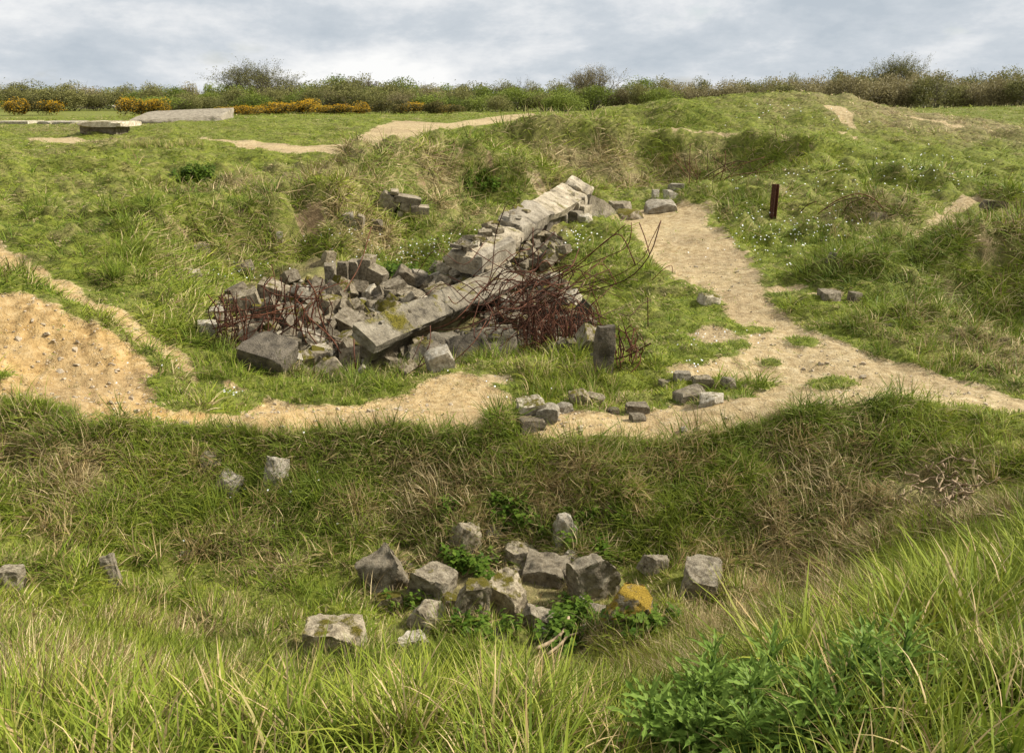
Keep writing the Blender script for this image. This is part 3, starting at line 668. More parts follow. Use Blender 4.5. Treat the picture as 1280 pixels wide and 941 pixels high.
def long_grass():
    protos = [make_tuft("long_tuft", 15, .06, .20, .42, .0115, .34, .8, 300 + i, M_LONG, 5, (.10, 0)) for i in range(6)]
    P, E, S, I, D, T = [], [], [], [], [], []
    def add(X, Y, smin, smax, dryv, tv, lean=.15):
        n = len(X)
        P.append(np.stack([X, Y, H(X, Y)], 1)); E.append(np.stack([np.zeros(n), np.abs(rng.normal(0, lean, n)), rng.uniform(0, 6.283, n)], 1))
        s = rng.uniform(smin, smax, n); S.append(np.stack([s, s, s], 1)); I.append(rng.integers(0, 6, n))
        D.append(np.clip(dryv + rng.normal(0, .12, n), 0, 1)); T.append(np.clip(tv + fbm(X, Y, .5, 2, 161) * .5 + rng.normal(0, .12, n), 0, 1))
    # fringe along the near lip
    n = 1700
    th = rng.uniform(-.56, .56, n); X0 = np.tan(th)
    Y = rng.uniform(1.9, 2.95, n) + .35 * smooth(.25, .5, X0) * rng.uniform(0, 1.5, n); X = X0 * Y
    dens = .72 + fbm(X, Y, .4, 2, 171) * 1.6 - .75 * np.exp(-((X0 - .06) / .05) ** 2 - ((Y - 2.4) / .3) ** 2)
    k = rng.uniform(size=n) < dens; X, Y = X[k], Y[k]
    X0 = X / Y; low = np.exp(-((X0 - .2) / .1) ** 2)
    add(X, Y, .5, .95, .24, .66); S[-1] *= (1 - .62 * low)[:, None]; D[-1] = np.clip(D[-1] + .2 * low, 0, 1)
    # tall clump on the right-hand ridge
    n = 720
    th = rng.uniform(.30, .60, n); X0 = np.tan(th); Y = 2.95 + 1.1 * smooth(.2, .55, X0) * rng.uniform(.2, 1, n) + rng.normal(0, .1, n); X = X0 * Y
    add(X, Y, .65, 1.15, .12, .62); S[-1] *= (1 + .45 * smooth(.38, .48, X / Y))[:, None]; S[-1] *= np.clip(.9 + fbm(X, Y, .45, 2, 231) * 1.1, .35, 1.25)[:, None]; S[-1] = np.minimum(S[-1], 1.4)
    # tufts hanging over the rim under the path
    for (u0, u1, v0, v1, m, s0, s1, dv) in ((0, 95, 500, 520, 110, .25, .5, .2), (100, 620, 536, 552, 420, .22, .5, .3), (640, 880, 553, 572, 260, .22, .4, .3), (880, 1290, 519, 552, 420, .2, .42, .28),
            (650, 770, 460, 505, 90, .5, .85, .35), (240, 300, 445, 475, 40, .35, .6, .1), (340, 520, 478, 500, 90, .25, .45, .3), (1060, 1280, 380, 470, 160, .4, .9, .3),
            (130, 200, 305, 350, 60, .5, .9, .1), (560, 660, 205, 235, 60, .7, 1.1, .2), (1000, 1130, 250, 300, 70, .5, 1.0, .4), (820, 960, 225, 262, 70, .5, 1.0, .15), (150, 260, 181, 186, 50, .7, 1.1, .5)):
        hs = [ground(rng.uniform(u0, u1), rng.uniform(v0, v1)) for _ in range(m)]
        X, Y = np.array([h.x for h in hs]), np.array([h.y for h in hs])
        kp = grid_at(GD, X, Y) < .55; add(X[kp], Y[kp], s0, s1, dv, .5, .35)
    # tussocks hanging on the crater walls, their blades combed downhill
    for (m, u0, u1, v0, v1, dv) in ((260, -20, 480, 556, 700, .72), (200, 480, 860, 560, 650, .82), (240, 860, 1290, 540, 700, .72), (120, 0, 420, 690, 790, .5), (90, 840, 1080, 700, 800, .7), (60, 680, 850, 190, 245, .9), (60, 850, 1000, 195, 235, .6), (90, 180, 560, 240, 320, .5)):
        c = [(rng.uniform(u0, u1), rng.uniform(v0, v1)) for _ in range(max(m // 6, 1))]
        hs = []
        for _ in range(m):
            a, b = c[rng.integers(len(c))]; hs.append(ground(a + rng.normal(0, 16), min(b + rng.normal(0, 7), 800)))
        X, Y = np.array([h.x for h in hs]), np.array([h.y for h in hs]); kp = (grid_at(GD, X, Y) < .4) & (gsum(THIN[:2], X, Y) < .5); X, Y = X[kp], Y[kp]
        add(X, Y, .45 if v0 > 400 else .7, .85 if v0 > 400 else 1.2, dv, .35, .15)
        gx, gy = slope(X, Y); nn = len(X)
        E[-1] = np.stack([np.zeros(nn), np.clip(np.arctan(np.hypot(gx, gy)) + .35 + rng.normal(0, .2, nn), 0, 1.35), np.arctan2(-gy, -gx) + rng.normal(0, .5, nn)], 1)
        D[-1] = np.clip(dv + fbm(X, Y, .6, 2, 195) * .9 + rng.normal(0, .1, nn), .05, 1)
    # grass grown up against the stones
    hs = []
    for u, v, w, h, *_ in FG_SPOTS:
        for _ in range(5): hs.append(ground(u + rng.uniform(-.62, .62) * w, v + rng.uniform(1, 7)))
    X, Y = np.array([h.x for h in hs]), np.array([h.y for h in hs]); add(X, Y, .28, .55, .5, .45, .3)
    cat_ = lambda L: np.concatenate(L)
    scatter('long_grass', 'tall bright grass along the near lip and crater rims', protos, cat_(P), cat_(E), cat_(S), cat_(I), cat_(D), cat_(T))
turf()

# ------------------------------------------------------------------ stones and concrete blocks
def block_mesh(name, seed, dims, cuts=4, sub=7, rough=.02, depth=(.62, .95), taper=0.0, chips=7):
    """a broken block: a box whose corners and edges are knocked off by planes, its faces then roughened"""
    r = random.Random(seed)
    bm = bmesh.new(); bmesh.ops.create_cube(bm, size=2)
    bmesh.ops.subdivide_edges(bm, edges=bm.edges[:], cuts=sub, use_grid_fill=True)
    pl = []
    for _ in range(cuts):
        n = Vector((r.uniform(-1, 1), r.uniform(-1, 1), r.uniform(-.6, 1))); n.normalize()
        sup = abs(n.x) + abs(n.y) + abs(n.z)
        pl.append((n, sup * r.uniform(*depth)))
    for _ in range(chips):                           # small chips struck off edges and corners
        n = Vector((r.choice((-1, 0, 1)) + r.gauss(0, .25), r.choice((-1, 0, 1)) + r.gauss(0, .25), r.choice((-1, 0, 1)) + r.gauss(0, .25)))
        if n.length < .5: continue
        n.normalize(); pl.append((n, (abs(n.x) + abs(n.y) + abs(n.z)) * r.uniform(.80, .97)))
    d = Vector(dims) * .5; o = Vector((r.uniform(0, 50), r.uniform(0, 50), r.uniform(0, 50))); s = max(dims)
    for v in bm.verts:
        for n, c in pl:
            k = v.co.dot(n) - c
            if k > 0: v.co -= n * k
        f = 1 - taper * (v.co.z * .5 + .5)
        v.co = Vector((v.co.x * d.x * f, v.co.y * d.y * f, v.co.z * d.z))
    bm.normal_update()
    for v in bm.verts:
        q = v.co / s + o
        k = mnoise.fractal(q * 3.2, .8, 2.0, 5) * rough * s + mnoise.noise(q * 14) * rough * .4 * s
        pit_ = mnoise.noise(q * 7 + Vector((9, 3, 1))); k -= max(0, pit_ - .28) * rough * 1.8 * s
        v.co += v.normal * k
    me = bpy.data.meshes.new(name); bm.to_mesh(me); bm.free()
    me.polygons.foreach_set('use_smooth', np.ones(len(me.polygons), bool)); me.set_sharp_from_angle(angle=math.radians(28))
    return me
def px(p):                                           # metres that one photo pixel covers at a point
    return (p.y * CP - p.z * SP) / FPX
def put(me, u, v, w, h, label, cat='stone', group=None, mat=None, rot=(0, 0, 0), sink=.12, d=None, name='stone', native=1.0, lift=0):
    """stand a unit-wide mesh on the ground seen at (u, v), w x h photo pixels big"""
    p = ground(u, v) if d is None else at(u, v, d)
    o = link(name, me, mat)
    k = px(p) * w
    o.scale = (k, k, k)
    o.rotation_euler = [math.radians(a) for a in rot]
    o.location = p + Vector((0, k * .3, h * px(p) * (.5 - sink) + lift))
    return tag(o, label, cat, group)

FG = [ # u, base row, w, h, depth/width, rotation, seed, cuts, material, label
 (487,744,70,60,.8,(18,-28,25),1,3,M_STONE,"large grey block leaning left at the left end of the foreground rubble"),
 (538,754,60,50,.8,(12,16,-22),2,3,M_STONE,"square pale-topped grey block leaning against the split block at the left of the foreground rubble"),
 (582,690,38,40,.8,(8,14,30),3,5,M_STONE,"rounded brown-grey stone at the upper left of the foreground rubble, above the nettles"),
 (617,674,26,18,.9,(0,8,20),4,6,M_STONE,"small rounded stone right of the rounded stone at the top of the foreground rubble"),
 (707,690,46,60,.7,(10,-6,15),5,0,M_PALE,"pale pointed stone sticking up from nettles at the top of the foreground rubble"),
 (655,706,46,30,.9,(5,-14,40),6,6,M_STONE,"pitted grey stone behind the flat-topped block in the foreground rubble"),
 (683,731,62,38,.9,(12,6,-12),7,3,M_STONE,"broad flat-topped block with brown moss spots in the middle of the foreground rubble"),
 (742,752,62,76,.7,(14,-16,28),8,3,M_STONE,"largest angular grey block with a notched top, right of the middle of the foreground rubble"),
 (592,772,44,52,.8,(4,8,14),9,4,M_MOSSY,"stone with a thick brown-green moss front in the foreground rubble, left of the speckled boulder"),
 (637,770,60,54,.8,(14,12,-30),10,5,M_STONE,"speckled grey boulder with moss on its foot in the centre of the foreground rubble"),
 (782,783,60,54,.85,(24,12,20),11,5,M_YELLOW,"grey stone with a bright yellow lichen cap at the right end of the foreground rubble"),
 (818,716,38,26,.9,(6,10,30),12,5,M_STONE,"small wedge stone half buried in grass between the foreground rubble and the lone square block"),
 (878,746,50,44,1.2,(16,4,-18),13,1,M_STONE,"lone square-edged concrete block in the grass right of the foreground rubble"),
 (414,817,84,36,.6,(8,0,6),14,2,M_STONE,"long flat-faced concrete block behind the near grass, lowest of the foreground rubble"),
 (681,790,62,30,.5,(24,24,-14),15,2,M_STONE,"slanting slab with a pale top edge beside the dead branch"),
 (536,788,46,36,.9,(0,6,50),16,6,M_STONE,"knobbly speckled stone below the square pale-topped block"),
 (487,762,36,22,.9,(0,-8,10),17,5,M_MOSSY,"low mossy fragment under the large split block at the left of the foreground rubble"),
 (578,702,32,12,.9,(0,4,-20),18,4,M_STONE,"thin flat stone peeping out under the rounded brown-grey stone"),
 (515,812,46,14,.8,(0,3,12),19,4,M_PALE,"low pale stone barely showing above the near grass tips"),
 (716,742,16,40,.9,(10,-20,0),20,3,M_STONE,"narrow stone leaning on the left side of the largest angular block"),
 (560,765,24,24,.9,(5,10,10),21,5,M_MOSSY,"small mossy stone wedged between the knobbly stone and the moss-fronted stone"),
 (262,592,34,28,.8,(20,12,30),22,5,M_STONE,"dark stone set in the left crater wall, upper left of the lichened stone"),
 (286,620,36,30,.8,(16,18,-20),23,5,M_PALE,"lichened grey stone set in the left crater wall below the dark stone"),
 (345,610,32,44,.5,(-12,14,24),24,4,M_PALE,"upright pale slab with moss stuck in the left crater wall under the path"),
 (140,736,20,52,.6,(-18,-14,10),25,3,M_STONE,"narrow upright dark stone in the grass of the left crater wall"),
 (4,742,40,40,.8,(10,10,0),26,5,M_STONE,"dark spotted boulder cut off by the left edge of the photo"),
 (231,697,16,9,.8,(0,0,20),27,5,M_PALE,"tiny yellowish stone lying in the grass of the left crater wall"),
 (284,542,12,12,.9,(0,10,20),28,5,M_STONE,"round brown stone at the very edge of the orange path above the crater"),
]
for (u, v, w, h, dr, rot, seed, cuts, mat, label) in FG:
    w *= .93; h *= .93
    me = block_mesh("stone", 500 + seed, (1, dr, h / w * 1.12), cuts, 15, .042, (.46, .80), .58 if seed == 5 else .08)
    put(me, u, v, w, h, label, group='stones of the foreground crater', mat=mat, rot=rot, sink=.2)

FG_SPOTS = [f[:4] for f in FG]
rq = random.Random(8)
for i in range(34):                                   # small rubble lying between the foreground blocks
    u, v = rq.gauss(610, 75), rq.uniform(690, 805); w = rq.uniform(9, 22)
    me = block_mesh('stone', 640 + i, (1, rq.uniform(.6, 1), rq.uniform(.45, .8)), 4, 6, .04, (.5, .85))
    put(me, u, v, w, w * .6, 'small broken stone lying between the larger blocks of the foreground rubble', group='small stones of the foreground rubble', mat=rq.choice((M_STONE, M_STONE, M_PALE, M_MOSSY)), rot=(rq.gauss(0, 20), rq.gauss(0, 20), rq.uniform(0, 360)), sink=.25)
long_grass()
RIM = [
 (664,521,34,24,.8,(20,-6,10),M_PALE,1,"pale flat slab with a square shoulder beside the tuft on the path rim"),
 (685,526,28,20,.9,(4,2,-8),M_PALE,2,"low pale slab with a hollow, right of the square-shouldered slab"),
 (663,536,32,13,.9,(0,4,20),M_BLOCK,4,"mossy lump at the front of the pale slabs, on the crater edge"),
 (705,516,20,12,.9,(0,10,30),M_PALE,4,"small triangular pale stone between the slabs and the double stone"),
 (725,507,26,19,.8,(10,-8,10),M_BLOCK,4,"left stone of the split pair under the tall tufts"),
 (744,508,24,15,.8,(6,14,-20),M_BLOCK,4,"right stone of the split pair under the tall tufts"),
 (797,517,28,11,.9,(0,0,6),M_BLOCK,3,"flat grey stone sunk in the path edge, middle of the rim"),
 (797,527,20,9,.9,(0,4,20),M_BLOCK,4,"low stone just in front of the flat sunk stone"),
 (766,517,14,7,.9,(0,0,20),M_BLOCK,4,"little stone left of the flat sunk stone"),
 (879,488,25,18,.8,(4,2,6),M_BLOCK,1,"squarish grey block standing above the other stones at the path fork"),
 (864,500,36,13,.8,(0,-8,14),M_BLOCK,3,"long low slab under the squarish block at the path fork"),
 (891,506,30,13,.9,(6,4,-10),M_PALE,5,"pale rounded stone in front of the squarish block at the path fork"),
 (911,485,17,13,.9,(0,10,20),M_BLOCK,5,"dark small stone right of the squarish block at the path fork"),
 (852,475,20,11,.9,(0,-6,20),M_PALE,4,"small pale stone up left of the squarish block at the path fork"),
 (832,482,14,7,.9,(0,0,20),M_BLOCK,4,"grey stone in the grass left of the path fork stones"),
 (251,320,20,17,.8,(10,6,20),M_BLOCK,4,"grey stone on the left bank above the white stone"),
 (241,350,20,16,.8,(12,14,30),M_PALE,5,"whitish stone on the left bank above the rubble"),
 (304,342,24,15,.8,(8,-6,20),M_BLOCK,4,"flat-faced brown stone on the left bank above the rubble heap"),
 (349,302,9,14,.8,(0,0,20),M_PALE,4,"little upright white stone below the bare soil scar on the bank"),
 (411,326,17,13,.8,(8,8,40),M_BLOCK,4,"brown stone in daisies just above the upright row of blocks"),
 (437,286,14,22,.7,(8,-10,10),M_PALE,3,"left half of the split pale stone below the broken masonry on the bank"),
 (448,288,14,22,.7,(6,18,-10),M_BLOCK,3,"right half of the split pale stone below the broken masonry on the bank"),
 (471,290,15,17,.6,(8,4,10),M_BLOCK,3,"flat grey stone between the split stone and the broken masonry on the bank"),
 (846,239,17,10,.9,(0,0,20),M_PALE,5,"whitish stone topmost of the stones behind the path end"),
 (838,249,17,12,.9,(0,6,30),M_PALE,5,"grey stone under the topmost stone behind the path end"),
 (820,249,9,13,.8,(0,0,20),M_PALE,4,"small upright stone left of the stones behind the path end"),
 (826,266,38,16,.8,(6,4,10),M_PALE,5,"broad pale stone with a grass cap at the path end"),
 (777,266,28,14,.8,(4,0,10),M_BLOCK,2,"grey block in grass left of the path end stones"),
 (787,274,30,12,.9,(0,4,20),M_MOSSY,5,"mossy hump of stone in front of the grey block at the path end"),
 (1100,276,19,12,.8,(0,8,20),M_BLOCK,5,"grey stone at the foot of the arched rods on the right"),
 (1040,327,10,13,.6,(0,14,0),M_PALE,3,"small upright stone in the green hollow right of the path"),
 (889,380,26,12,.8,(10,8,20),M_PALE,3,"flat grey stone on the grass edge of the right path"),
 (1040,376,28,12,.8,(8,4,10),M_BLOCK,4,"left flat stone on the bare knoll right of the path"),
 (1069,378,15,14,.8,(4,4,30),M_BLOCK,4,"right upright stone on the bare knoll right of the path"),
 (1246,259,26,9,.9,(0,0,10),M_DARK,5,"dark flat stone on the turf at far right"),
 (1110,410,12,6,.9,(0,0,10),M_PALE,5,"small pale pebble-like stone beside the right path"),
 (855,600 - 60,10,6,.9,(0,0,10),M_PALE,5,"small stone on the path lip at the right of the rim"),
 (732,278,18,10,.8,(6,0,30),M_PALE,4,"flat pale stone on the path right of the beam's foot"),
]
for i, (u, v, w, h, dr, rot, mat, cuts, label) in enumerate(RIM):
    me = block_mesh("stone", 700 + i, (1, dr, max(h / w, .35) * 1.15), cuts, 7, .028, (.5, .85), .05)
    put(me, u, v, w, h, label, group='stones on rims, banks and paths', mat=mat, rot=rot, sink=.2)

# named blocks of the rubble pit
PIT = [
 (414,366,14,38,.9,(4,-3,8),M_BLOCK,1,"leftmost of the upright blocks standing in a row at the back of the rubble"),
 (429,364,14,38,.9,(-2,2,0),M_BLOCK,1,"second upright block from the left in the row at the back of the rubble"),
 (444,362,15,38,.9,(3,4,-8),M_BLOCK,1,"third upright block from the left in the row at the back of the rubble"),
 (458,354,15,36,.9,(6,12,-14),M_BLOCK,2,"tallest leaning block at the right end of the upright row"),
 (472,360,24,26,.8,(14,22,-20),M_BLOCK,3,"tilted wedge block right of the upright row"),
 (504,364,26,28,.8,(12,34,10),M_BLOCK,1,"smooth-faced block leaning right at the back of the rubble"),
 (522,362,22,24,.8,(8,16,24),M_PALE,2,"light block touching the right side of the smooth leaning block"),
 (491,376,26,24,.8,(10,-12,30),M_BLOCK,1,"boxy block below the smooth leaning block"),
 (514,386,28,22,.8,(22,16,-30),M_BLOCK,2,"flat light-topped block above the low mossy beam"),
 (548,380,26,22,.8,(10,-20,20),M_BLOCK,2,"block with a sloping face above the middle of the low mossy beam"),
 (438,420,38,26,.7,(26,24,-20),M_BLOCK,1,"large smooth slab tipped on its edge at the low mossy beam's left end"),
 (474,404,26,20,.8,(14,18,-34),M_PALE,2,"prism-shaped pale block behind the low mossy beam"),
 (466,462,22,24,.9,(8,10,20),M_BLOCK,1,"dark-fronted box block at the front edge below the low mossy beam"),
 (484,454,24,22,.9,(10,8,10),M_BLOCK,2,"larger box block leaning behind the dark-fronted one at the front edge"),
 (516,456,23,20,.9,(14,-8,-20),M_PALE,2,"pale block with a hole in its face at the front edge of the rubble"),
 (549,464,32,26,.8,(10,-14,20),M_PALE,3,"big clean pale block at the right of the rubble's front edge, next to the path"),
 (624,447,24,13,.9,(4,0,10),M_PALE,4,"low pale block in grass just right of the clean pale block"),
 (333,465,64,36,.7,(24,12,-16),M_DARK,2,"big dark tilted slab at the front left of the rubble, nearest the grass"),
 (404,478,46,18,.6,(20,-34,20),M_BLOCK,1,"slab lying on a slant at the rubble's front edge above the grass"),
 (363,444,24,22,.9,(6,8,10),M_BLOCK,3,"squat grey block above the slab on a slant"),
 (397,454,30,18,.8,(10,-8,30),M_PALE,3,"flat pale block between the squat block and the front grass"),
 (311,402,30,40,.8,(12,-16,20),M_BLOCK,3,"tall brown-grey block with a hollow top at the left heap"),
 (340,386,34,32,.8,(8,16,-10),M_BLOCK,3,"broad pale-sided block at the top of the left heap"),
 (330,408,36,30,.8,(10,8,20),M_DARK,3,"dark block with a hole in the middle of the left heap"),
 (258,424,24,22,.8,(6,4,20),M_PALE,2,"pale block at the far left end of the rubble, outside the rusty bars"),
 (272,400,20,16,.8,(4,-8,20),M_PALE,3,"whitish block on top of the far left block"),
 (290,392,24,20,.8,(4,10,0),M_BLOCK,3,"block behind the left bundle of rusty bars"),
]
for i, (u, v, w, h, dr, rot, mat, cuts, label) in enumerate(PIT):
    me = block_mesh("concrete_block", 900 + i, (1, dr * max(1, .6 * h / w), h / w), cuts, 9, .018, (.66, .94), .0, 5)
    put(me, u, v, w, h, label, cat='concrete block', group='named blocks of the rubble pit', mat=mat, rot=rot, name='concrete_block', sink=.05)

# the many look-alike blocks: eighteen kinds, copied
KINDS = []
rr = random.Random(42)
for i in range(18):
    dims = (1, rr.uniform(.6, .95), rr.uniform(.45, .85))
    mat = (M_BLOCK, M_MOSSY, M_BLOCK, M_BLOCK, M_MOSSY, M_DARK, M_BLOCK, M_PALE, M_BLOCK)[i % 9]
    me = block_mesh("rubble_block", 1200 + i, dims, rr.choice((1, 1, 2, 3)), 7, .020, (.66, .95), 0, 4); me.materials.append(mat); KINDS.append(me)
def inpoly(pts, u, v):
    c = False
    for (x0, y0), (x1, y1) in zip(pts, pts[1:] + pts[:1]):
        if (y0 > v) != (y1 > v) and u < (x1 - x0) * (v - y0) / (y1 - y0) + x0: c = not c
    return c
HEAPS = [
 ([(262,415),(268,388),(320,366),(400,352),(415,380),(420,440),(340,452),(290,440)], 72, 14, 29, "grey broken block in the left heap of the rubble pit", "blocks of the left heap"),
 ([(402,384),(416,370),(480,366),(560,350),(600,362),(540,390),(450,425),(420,410)], 74, 14, 28, "grey broken block in the middle heap behind the low mossy beam", "blocks of the middle heap"),
 ([(330,455),(350,438),(450,432),(520,445),(600,440),(590,452),(500,466),(420,474)], 48, 13, 26, "grey broken block along the front edge of the rubble pit", "blocks along the front edge"),
 ([(545,338),(580,318),(640,318),(700,300),(712,318),(690,335),(620,350),(560,350)], 36, 12, 23, "grey broken block heaped under the big leaning beam", "blocks under the big beam"),
 ([(600,385),(690,345),(740,400),(740,448),(650,438),(600,430)], 28, 13, 25, "grey block among the rusty bars at the right of the rubble pit", "blocks under the right-hand bars"),
]
for pts, n, w0, w1, label, group in HEAPS:
    us, vs = [p[0] for p in pts], [p[1] for p in pts]; k = 0
    while k < n:
        u, v = rr.uniform(min(us), max(us)), rr.uniform(min(vs), max(vs))
        if not inpoly(pts, u, v): continue
        k += 1
        p = ground(u, v); w = rr.uniform(w0, w1) * (1.3 if rr.random() < .15 else .92) * px(p)
        o = link('concrete_block', rr.choice(KINDS)); o.scale = (w, w, w)
        o.rotation_euler = (rr.gauss(0, .45), rr.gauss(0, .45), rr.uniform(0, 6.28))
        o.location = p + Vector((0, 0, w * rr.uniform(.10, .75)))
        mn = o.data.materials[0]; tag(o, label.replace('grey', 'moss-spotted' if mn == M_MOSSY else 'pale' if mn == M_PALE else 'dark damp' if mn == M_DARK else 'grey'), 'concrete block', group)

# the fill of smaller rubble between them, too many to count
P_ = []
for pts, n, w0, w1, label, group in HEAPS:
    us, vs = [p[0] for p in pts], [p[1] for p in pts]; k = 0
    while k < 230:
        u, v = rr.uniform(min(us), max(us)), rr.uniform(min(vs), max(vs))
        if inpoly(pts, u, v): q = ground(u, v); P_.append((q.x, q.y, q.z + rr.uniform(0, .16))); k += 1
n = len(P_); s_ = np.array([rr.uniform(.07, .19) for _ in P_])
scatter('rubble', 'small broken concrete and moss filling the gaps of the rubble pit', [KINDS[i] for i in range(9)], np.array(P_), np.array([(rr.gauss(0, .6), rr.gauss(0, .6), rr.uniform(0, 6.28)) for _ in P_]), np.stack([s_] * 3, 1), [rr.randrange(9) for _ in P_], np.zeros(n), np.zeros(n))
# ------------------------------------------------------------------ beams and slabs
def frame(p0, p1, roll):
    """matrix with X from p0 to p1, Z up and rolled to the right by roll degrees"""
    x = (p1 - p0).normalized(); y = Vector((0, 0, 1)).cross(x).normalized(); z = x.cross(y)
    a = math.radians(roll)
    y2 = y * math.cos(a) + z * math.sin(a); z2 = z * math.cos(a) - y * math.sin(a)
    m = Matrix((x, y2, z2)).transposed().to_4x4(); m.translation = (p0 + p1) * .5
    return m
def bar_block(name, p0, p1, w, t, roll, mat, seed, parent, cuts=3, rough=.012, sub=9, depth=(.8, .98)):
    L = (p1 - p0).length
    me = block_mesh(name, seed, (L, w, t), cuts, sub, 0, depth)
    r = random.Random(seed); o_ = Vector((r.uniform(0, 50),) * 3)
    for v in me.vertices:
        q = v.co + o_
        k = mnoise.fractal(q * 2.6, 1.0, 2.0, 4) * rough * 3
        v.co += v.normal * k
    o = link(name, me, mat)
    m = frame(p0, p1, roll)
    if parent is not None:
        o.parent = parent; m = Matrix.Translation(-parent.location) @ m
    o.matrix_local = m
    return o
beam = empty('leaning_beam', at(700, 300, 20.5))
tag(beam, "big broken concrete beam rising to the right above the rubble, its raised end rounded", 'concrete beam')
def bz(u, v, d): return at(u, v, d)
BA, BB = bz(578,326,16.1), bz(722,238,22.6)
def bt(t, dz=0, dr=0): return BA.lerp(BB, t) + Vector((dr * .93, -dr * .36, dz))
bar_block('beam_segment', bt(.60), bt(.965), .60, .20, 27, M_BEAM, 31, beam, 1, .010, 16, (.9, .98))
bar_block('beam_tip', bt(.945, .01), bt(1.055, .03), .56, .32, 27, M_BEAM, 32, beam, 9, .02, 10, (.62, .8))
bar_block('beam_web', bt(.62, -.30, -.02), bt(.93, -.30, -.02), .24, .44, 20, M_DARK, 33, beam, 1, .01, 8)  # dark tone paints in the shade beneath the beam
bar_block('beam_segment', bt(.33, .02), bt(.595, .02), .60, .34, 22, M_BEAM, 34, beam, 4, .02, 12, (.74, .95))
bar_block('beam_segment', bt(.0, -.04), bt(.325, -.02), .56, .30, 16, M_BEAM, 35, beam, 4, .03, 12, (.7, .95))
bar_block('beam_face', bz(597,333,16.0), bz(640,309,17.2), .18, .36, 8, M_BEAM, 36, beam, 2, .014, 8, (.8, .95))
bar_block('beam_face', bz(604,347,16.1), bz(628,332,16.8), .16, .30, 4, M_BLOCK, 37, beam, 3, .014, 8, (.75, .95))
for i in range(16):                                  # flakes and rubble lying broken on the low end of the beam
    q = bt(rr.uniform(.0, .5), .22); k = rr.uniform(.14, .30)
    o = link('flake', KINDS[(0, 1, 4, 6, 7)[i % 5]], None, beam); o.scale = (k, k, k * .6); o.location = q + Vector((rr.gauss(0, .12), 0, 0)) - beam.location; o.rotation_euler = (rr.gauss(0, .3), rr.gauss(0, .3), rr.uniform(0, 6))
# the cracked masonry head under the raised end: stones laid in rough courses
for i, (u, v, w, h, d, ro) in enumerate(((705,262,16,14,21.6,8),(719,257,18,13,21.8,-4),(703,274,16,16,21.4,4),(718,271,18,15,21.5,-6),(730,268,10,22,21.8,-8),(706,286,18,10,21.3,2),(722,284,14,12,21.4,-3),(712,248,16,12,22.0,12),(726,252,14,12,22.1,6))):
    p = bz(u, v, d); s = px(p)
    me = block_mesh("stone", 1400 + i, (w * s * 1.05, .5, h * s * 1.05), 4, 6, .03, (.75, .95))
    o = link('stone', me, M_BEAM, beam); o.location = p - beam.location; o.rotation_euler = (0, math.radians(-ro), math.radians(-18 + ro))
w_ = bar_block('wedge_slab', bz(722,262,22.4), bz(757,280,23.6), .5, .78, 6, M_BEAM, 38, beam, 2, .012, 9, (.82, .96))
p = bz(707,298,20.9); s = px(p)
o = link('pedestal', block_mesh("pedestal", 39, (15 * s, .3, 30 * s), 2, 6, .012, (.85, .97)), M_PALE, beam); o.location = p - beam.location; o.rotation_euler = (0, 0, .2)
for i, (u, v, w, h, ro) in enumerate(((676,306,20,28,6),(690,304,14,26,-8),(684,324,26,20,10),(662,312,22,14,32),(640,330,16,30,-18),(652,322,18,20,24))):
    p = bz(u, v, 19.6 - i * .35); s = px(p)
    me = block_mesh("concrete_block", 1450 + i, (1, .9, h / w), 2, 6, .02, (.75, .95)); o = link('concrete_block', me, M_BLOCK)
    o.scale = (w * s,) * 3; o.location = p; o.rotation_euler = (0, math.radians(ro), .3 - i * .1)
    tag(o, ("tall square block propping the big beam, left of the pedestal", "narrow block next to the pedestal under the big beam", "low wide block at the foot of the props under the big beam", "thin slab leaning on the props under the big beam", "upright slab leaning right under the big beam's broken end", "tipped block between the leaning slab and the props under the big beam")[i], 'concrete block', 'props under the big beam')

low = empty('low_beam', at(540, 410, 14.4))
tag(low, "long low concrete beam with mossy top and dark shadowed side, lying across the rubble", 'concrete beam')
LA, LM, LB = bz(454,424,12.6), bz(552,382,14.2), bz(642,345,16.2)
bar_block('beam_segment', LA, LM, .44, .15, 34, M_LOWBEAM, 41, low, 3, .016, 14, (.88, .98))
bar_block('beam_segment', LM, LB, .44, .15, 34, M_LOWBEAM, 42, low, 3, .016, 14, (.88, .98))
dn = Vector((-.12, .06, -.22))                       # the web stands back under the top flange, shade painted into its colour
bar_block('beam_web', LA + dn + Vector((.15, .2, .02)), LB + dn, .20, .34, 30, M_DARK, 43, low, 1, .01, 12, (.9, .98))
for i in range(26):
    t = rr.random(); q = bz(462,420,12.75).lerp(bz(640,350,16.3), t) + Vector((rr.gauss(-.04, .08), rr.gauss(0, .08), .13)); k = rr.uniform(.06, .14)
    o = link('flake', KINDS[i % 18], None, low); o.scale = (k, k, k * .6); o.location = q - low.location; o.rotation_euler = (rr.gauss(0, .4), rr.gauss(0, .4), rr.uniform(0, 6))
slab = empty('sunken_slab', at(580, 430, 13.3))
tag(slab, "broken dark damp slab tilted towards the path beneath the low mossy beam", 'concrete slab')
for a, b, w, ro, sd_ in (((512,448,12.6),(557,446,12.7),.40,56,44),((560,442,12.75),(604,440,12.85),.46,50,45),((606,441,12.8),(648,436,12.95),.38,60,46)):
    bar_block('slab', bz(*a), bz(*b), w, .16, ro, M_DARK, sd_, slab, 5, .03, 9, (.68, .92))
for a, b, ro, sd_ in (((536,432,13.0),(580,427,13.2),38,47),((584,427,13.2),(642,420,13.5),44,48)):
    bar_block('slab_edge', bz(*a), bz(*b), .32, .14, ro, M_LOWBEAM, sd_, slab, 5, .03, 9, (.7, .92))
